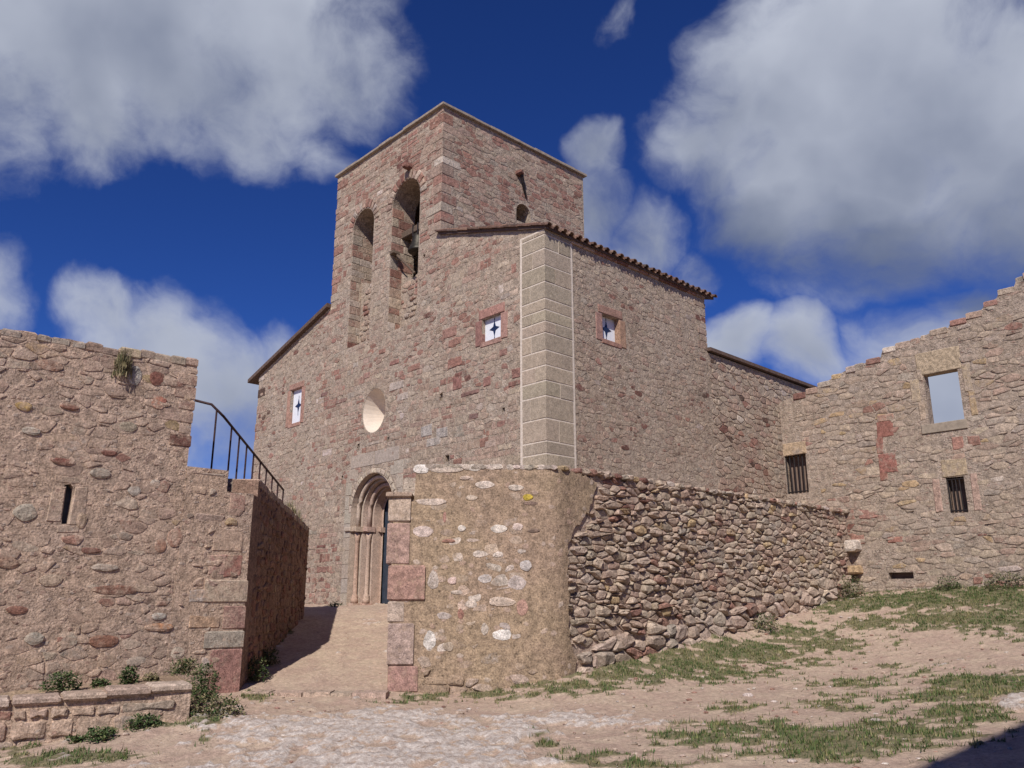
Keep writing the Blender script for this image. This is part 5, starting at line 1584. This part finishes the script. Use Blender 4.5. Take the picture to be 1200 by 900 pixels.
def weed(name, loc, rx, h, n, label, cat, pal=GREEN, ls=.056, group=None, dry=False, stems=5):
    loc = Vector(loc)
    root = thing(name, loc, label, cat, group)
    mbs, mbl = MB(), MB()
    tips = []
    for k in range(stems):
        a = r8.uniform(0, 6.28); rr = r8.uniform(.2, .8) * rx
        tip = loc + Vector((math.cos(a) * rr, math.sin(a) * rr, h * r8.uniform(.6, 1)))
        mid = loc + (tip - loc) * .5 + Vector((0, 0, h * .12))
        mbs.add(*tube([loc + Vector((math.cos(a), math.sin(a), 0)) * rx * .1, mid, tip], [.006, .005, .002], 5), (.09, .075, .04))
        tips += [loc, mid, tip]
    for k in range(int(n * 1.9)):
        while True:
            q = Vector((r8.uniform(-1, 1), r8.uniform(-1, 1), r8.uniform(0, 1)))
            if q.x * q.x + q.y * q.y + (q.z * .9) ** 2 < 1 + .25 * noise.noise(q * 2.3 + loc): break
        if noise.noise(q * 2.6 + loc * 3) < -.12: continue
        p = loc + Vector((q.x * rx, q.y * rx, q.z * h))
        if dry: v, f = blade(p - Vector((0, 0, h * .25)), r8.uniform(0, 6.28), r8.uniform(.6, 1.3) * h * .5, .006, r8.uniform(0, .12))
        else: v, f = leaf(p, r8.uniform(0, 6.28), r8.uniform(-.5, 1.0), ls * r8.uniform(.6, 1.4), ls * r8.uniform(.2, .34))
        mbl.add(v, f, pick(pal, r8, .3))
    mbs.build('stems', MAT['leaf'], root)
    mbl.build('leaves', MAT['leaf'], root)
    return root
def on_bed(x, y):
    z = -1.2 - .06 * (1 - x / 220); p = px_ground(x, y, z); return (p.x, p.y, z - .02)
def on_gr(x, y):
    z = -1.4
    for _ in range(12):
        p = px_ground(x, y, z) if ray(x, y).z < -.004 else px_at(x, y, 19.5); z = gz(p.x, p.y)
        if z > -.05: break
    return (p.x, p.y, z)
weed('weed', on_bed(72, 808), .26, .26, 500, 'wide green weed on the kerb wall bed under the slit', 'weed')
weed('weed', on_bed(118, 803), .14, .10, 160, 'small flat green weed between the two kerb weeds', 'weed')
weed('weed', on_bed(150, 800), .14, .24, 380, 'upright green weed at the foot of the tall wall', 'weed')
weed('weed', on_bed(176, 797), .14, .12, 150, 'faded low weed beside the end of the kerb wall', 'weed', DRY)
p = on_bed(214, 795); weed('bush', (p[0], p[1], -1.15), .22, .26, 420, 'brown-green bush at the end of the kerb wall', 'bush', GREEN + DRY)
p = px_ground(238, 812, -1.4); weed('bush', (p.x, p.y, -1.5), .26, .52, 700, 'dark green bush between kerb wall and pier', 'bush')
p = px_ground(252, 836, -1.6); weed('bush', (p.x, p.y, -1.62), .42, .26, 700, 'sprawling dry bush at the foot of the pier', 'bush', DRY + GREEN[:1])
for x, y, rx, h, n, lb in ((116, 866, .22, .14, 300, 'green weed at the base of the low kerb wall, middle one'), (168, 853, .26, .18, 360, 'green weed at the base of the low kerb wall, towards its end'), (86, 870, .10, .09, 120, 'tiny weed at the base of the low kerb wall'), (5, 872, .22, .15, 260, 'green weed under the red stone of the kerb wall')):
    z = -1.64 - .22 * (1 - x / 220); p = px_ground(x, y, z); weed('weed', (p.x, p.y, z - .01), rx, h, n, lb, 'weed')
u, z = LEFT.px(143, 430); p = LEFT.P(u, z, .02)
weed('dry_shrub', (p[0], p[1], z - .12), .16, .38, 420, 'dry brown shrub growing from the top of the tall wall', 'shrub', DRY, dry=True)
p = on_gr(592, 806); weed('weed', p, .16, .30, 240, 'leggy weed with bare stem at the foot of the rendered wall', 'weed')
p = on_gr(698, 786); weed('weed', p, .12, .2, 160, 'small weed at the foot of the rubble wall', 'weed')
u, z = RUB.px(985, 722); p = RUB.P(u, z, .35); weed('bush', (p[0], p[1], gz(p[0], p[1])), .42, .62, 700, 'grey-green dry bush at the end of the rubble wall', 'bush', DRY + GREEN)
u, z = RUB.px(885, 738); p = RUB.P(u, z, .3); weed('weed', (p[0], p[1], gz(p[0], p[1])), .36, .42, 420, 'leafy weed against the rubble wall', 'weed', GREEN + DRY[:1])
u, z = RUIN.px(1118, 690); p = RUIN.P(u, z, .3); weed('weed', (p[0], p[1], gz(p[0], p[1])), .35, .34, 420, 'green weed under the barred window of the ruin', 'weed')
u, z = RUIN.px(1185, 690); p = RUIN.P(u, z, .35); weed('bush', (p[0], p[1], gz(p[0], p[1])), .6, .42, 700, 'broad bush at the foot of the ruined wall', 'bush', GREEN + DRY)
p = STAIR.P(.7, 0, .16); weed('weed', (p[0], p[1], gz(p[0], p[1])), .22, .42, 420, 'shaded weed at the corner of the parapet wall', 'weed')
p = STAIR.P(1.8, 0, .14); weed('weed', (p[0], p[1], gz(p[0], p[1])), .22, .34, 360, 'shaded weed along the parapet wall', 'weed')
for k, lb in ((.86, 'thin twiggy plant on the parapet near its far end'), (.70, 'thin twiggy plant on the parapet below the railing')):
    u = SL * k; p = STAIR.P(u, 0, -.25); weed('dry_plant', (p[0], p[1], sz(u)), .26, .36, 160, lb, 'plant', DRY, dry=True)
p = FAC.P(7.7, 0, .5); weed('weed', (p[0], p[1], gz(p[0], p[1])), .18, .12, 140, 'small weed at the foot of the portal', 'weed')

# short turf, nobody could count it
def grass():
    n = np.random.default_rng(3)
    K = 900000
    x = n.uniform(-7.5, 14.5, K); y = n.uniform(7.6, 26.0, K)
    X = np.column_stack([x, y])
    z, g, rk, n1, n2, n3, px, py, vis = ground_fields(X)
    ok = (px > -40) & (px < 1240) & (py > 650) & (py < 925)
    # nothing grows inside the walls
    rel = X - np.array([P1.x, P1.y]); ins = (rel @ np.array(A) > -.02) & (rel @ np.array(B) > -.3)
    relp = X - np.array([P0.x, P0.y]); insp = (relp @ np.array(PLA.n) < .02) & (X[:, 0] > P0.x) & (X[:, 0] < P1.x + .3)
    rr = X - np.array(RUIN.O); insr = rr @ np.array(B) > -.02
    rl = X - np.array([LOW1.x, LOW1.y]); insl = (rl @ np.array(LOW.n) < .03) & (rl @ np.array(LOW.u) > 0)
    clump = fbm(X[:, 0], X[:, 1], 8.0, 71, 3)
    prob = np.clip((g - .25) * 1.5, 0, 1) * np.clip((clump - .32) * 3, 0.05, 1)
    dist = np.hypot(x, y)
    keep = ok & ~ins & ~insp & ~insr & ~insl & (n.random(K) < prob)
    idx = np.nonzero(keep)[0][:230000]
    m = len(idx)
    az = n.uniform(0, 6.283, m); L = n.uniform(.02, .06, m) * (1 + 1.1 * (n.random(m) < .05)) * (.7 + .6 * clump[idx]); w = n.uniform(.003, .0065, m) * (1 + .04 * dist[idx]); ln = n.uniform(.0, .05, m)
    base = np.column_stack([x[idx], y[idx], z[idx] + (n1[idx] - .5) * .05 + (n2[idx] - .5) * .035 + .012])
    d = np.column_stack([np.cos(az), np.sin(az), np.zeros(m)]); s = np.column_stack([-d[:, 1], d[:, 0], np.zeros(m)])
    tip = base + d * ln[:, None]; tip[:, 2] += L
    V = np.stack([base - s * w[:, None], base + s * w[:, None], tip], 1).reshape(-1, 3)
    F = np.arange(3 * m).reshape(-1, 3)
    me = bpy.data.meshes.new('grass')
    me.vertices.add(len(V)); me.vertices.foreach_set('co', V.ravel())
    me.loops.add(F.size); me.loops.foreach_set('vertex_index', F.ravel().astype(np.int32))
    me.polygons.add(len(F)); me.polygons.foreach_set('loop_start', np.arange(0, F.size, 3, dtype=np.int32))
    me.update(calc_edges=True)
    pal = np.array([(.06, .098, .028), (.078, .118, .033), (.12, .14, .05), (.22, .19, .09), (.045, .075, .024)])
    pk = n.choice(5, m, p=[.24, .22, .20, .20, .14]); dryp = fbm(x[idx], y[idx], .9, 91)
    pk = np.where((dryp > .55) & (n.random(m) < .45), 3, pk)
    c = np.ones((m, 3, 4), dtype=np.float32); c[:, :, :3] = (pal[pk] * n.uniform(.75, 1.25, (m, 1)))[:, None, :]
    at = me.color_attributes.new('col', 'FLOAT_COLOR', 'POINT'); at.data.foreach_set('color', c.ravel())
    me.materials.append(MAT['leaf'])
    o = bpy.data.objects.new('grass', me); COL.objects.link(o)
    props(o, 'thin short grass growing in patches on the sandy ground', 'grass', kind='stuff')
grass()

# pebbles and flakes of stone
def pebbles():
    n = random.Random(17); mb = MB()
    K = 2600
    for k in range(K):
        x, y = n.uniform(-6.5, 13), n.uniform(8, 24)
        if (Vector((x, y)) - P1).dot(A) > -.25 and (Vector((x, y)) - P1).dot(B) > -.3: continue
        if (Vector((x, y)) - P0).dot(PLA.n) < .15 and x > P0.x - .1 and x < P1.x + .3: continue
        if (Vector((x, y)) - RUIN.O).dot(B) > -.1 or (x < Q0.x + .3 and y > LOW0.y + (x - LOW0.x) * 2.6): continue
        if (Vector((x, y)) - Vector((LOW1.x, LOW1.y))).dot(LOW.n) < .05 and y < LOW1.y: continue
        if y > 15.2 and x < P0.x and n.random() > .25: continue
        pts.append((x, y)); 
    return pts
pts = []
pebbles()
PX = np.array(pts); PZ = ground_z(PX); mb = MB(); n = random.Random(18)
rock_n = fbm(PX[:, 0], PX[:, 1], 1.1, 3)
stones = []
for (x, y), z in zip(pts, PZ):
    r = .008 + .035 * n.random() ** 4
    if n.random() < .006: r = n.uniform(.05, .09)
    v = []
    m = 6
    a0 = n.uniform(0, 6)
    for zz, k in ((-.5, .8), (.1, 1.0), (.55, .6)):
        for i in range(m):
            a = a0 + 2 * math.pi * i / m; q = r * k * n.uniform(.8, 1.2)
            v.append((x + q * math.cos(a) * 1.25, y + q * math.sin(a), z + .006 + r * zz * .8))
    f = [(j * m + i, j * m + (i + 1) % m, (j + 1) * m + (i + 1) % m, (j + 1) * m + i) for j in range(2) for i in range(m)] + [tuple(range(2 * m, 3 * m))]
    mb.add(v, f, pick([(2, (.47, .36, .29)), (1, (.56, .48, .42)), (1, (.34, .2, .155))], n))
props(mb.build('pebbles', MAT['rubble_stone']), 'scattered small stones on the sandy path', 'gravel', kind='stuff')
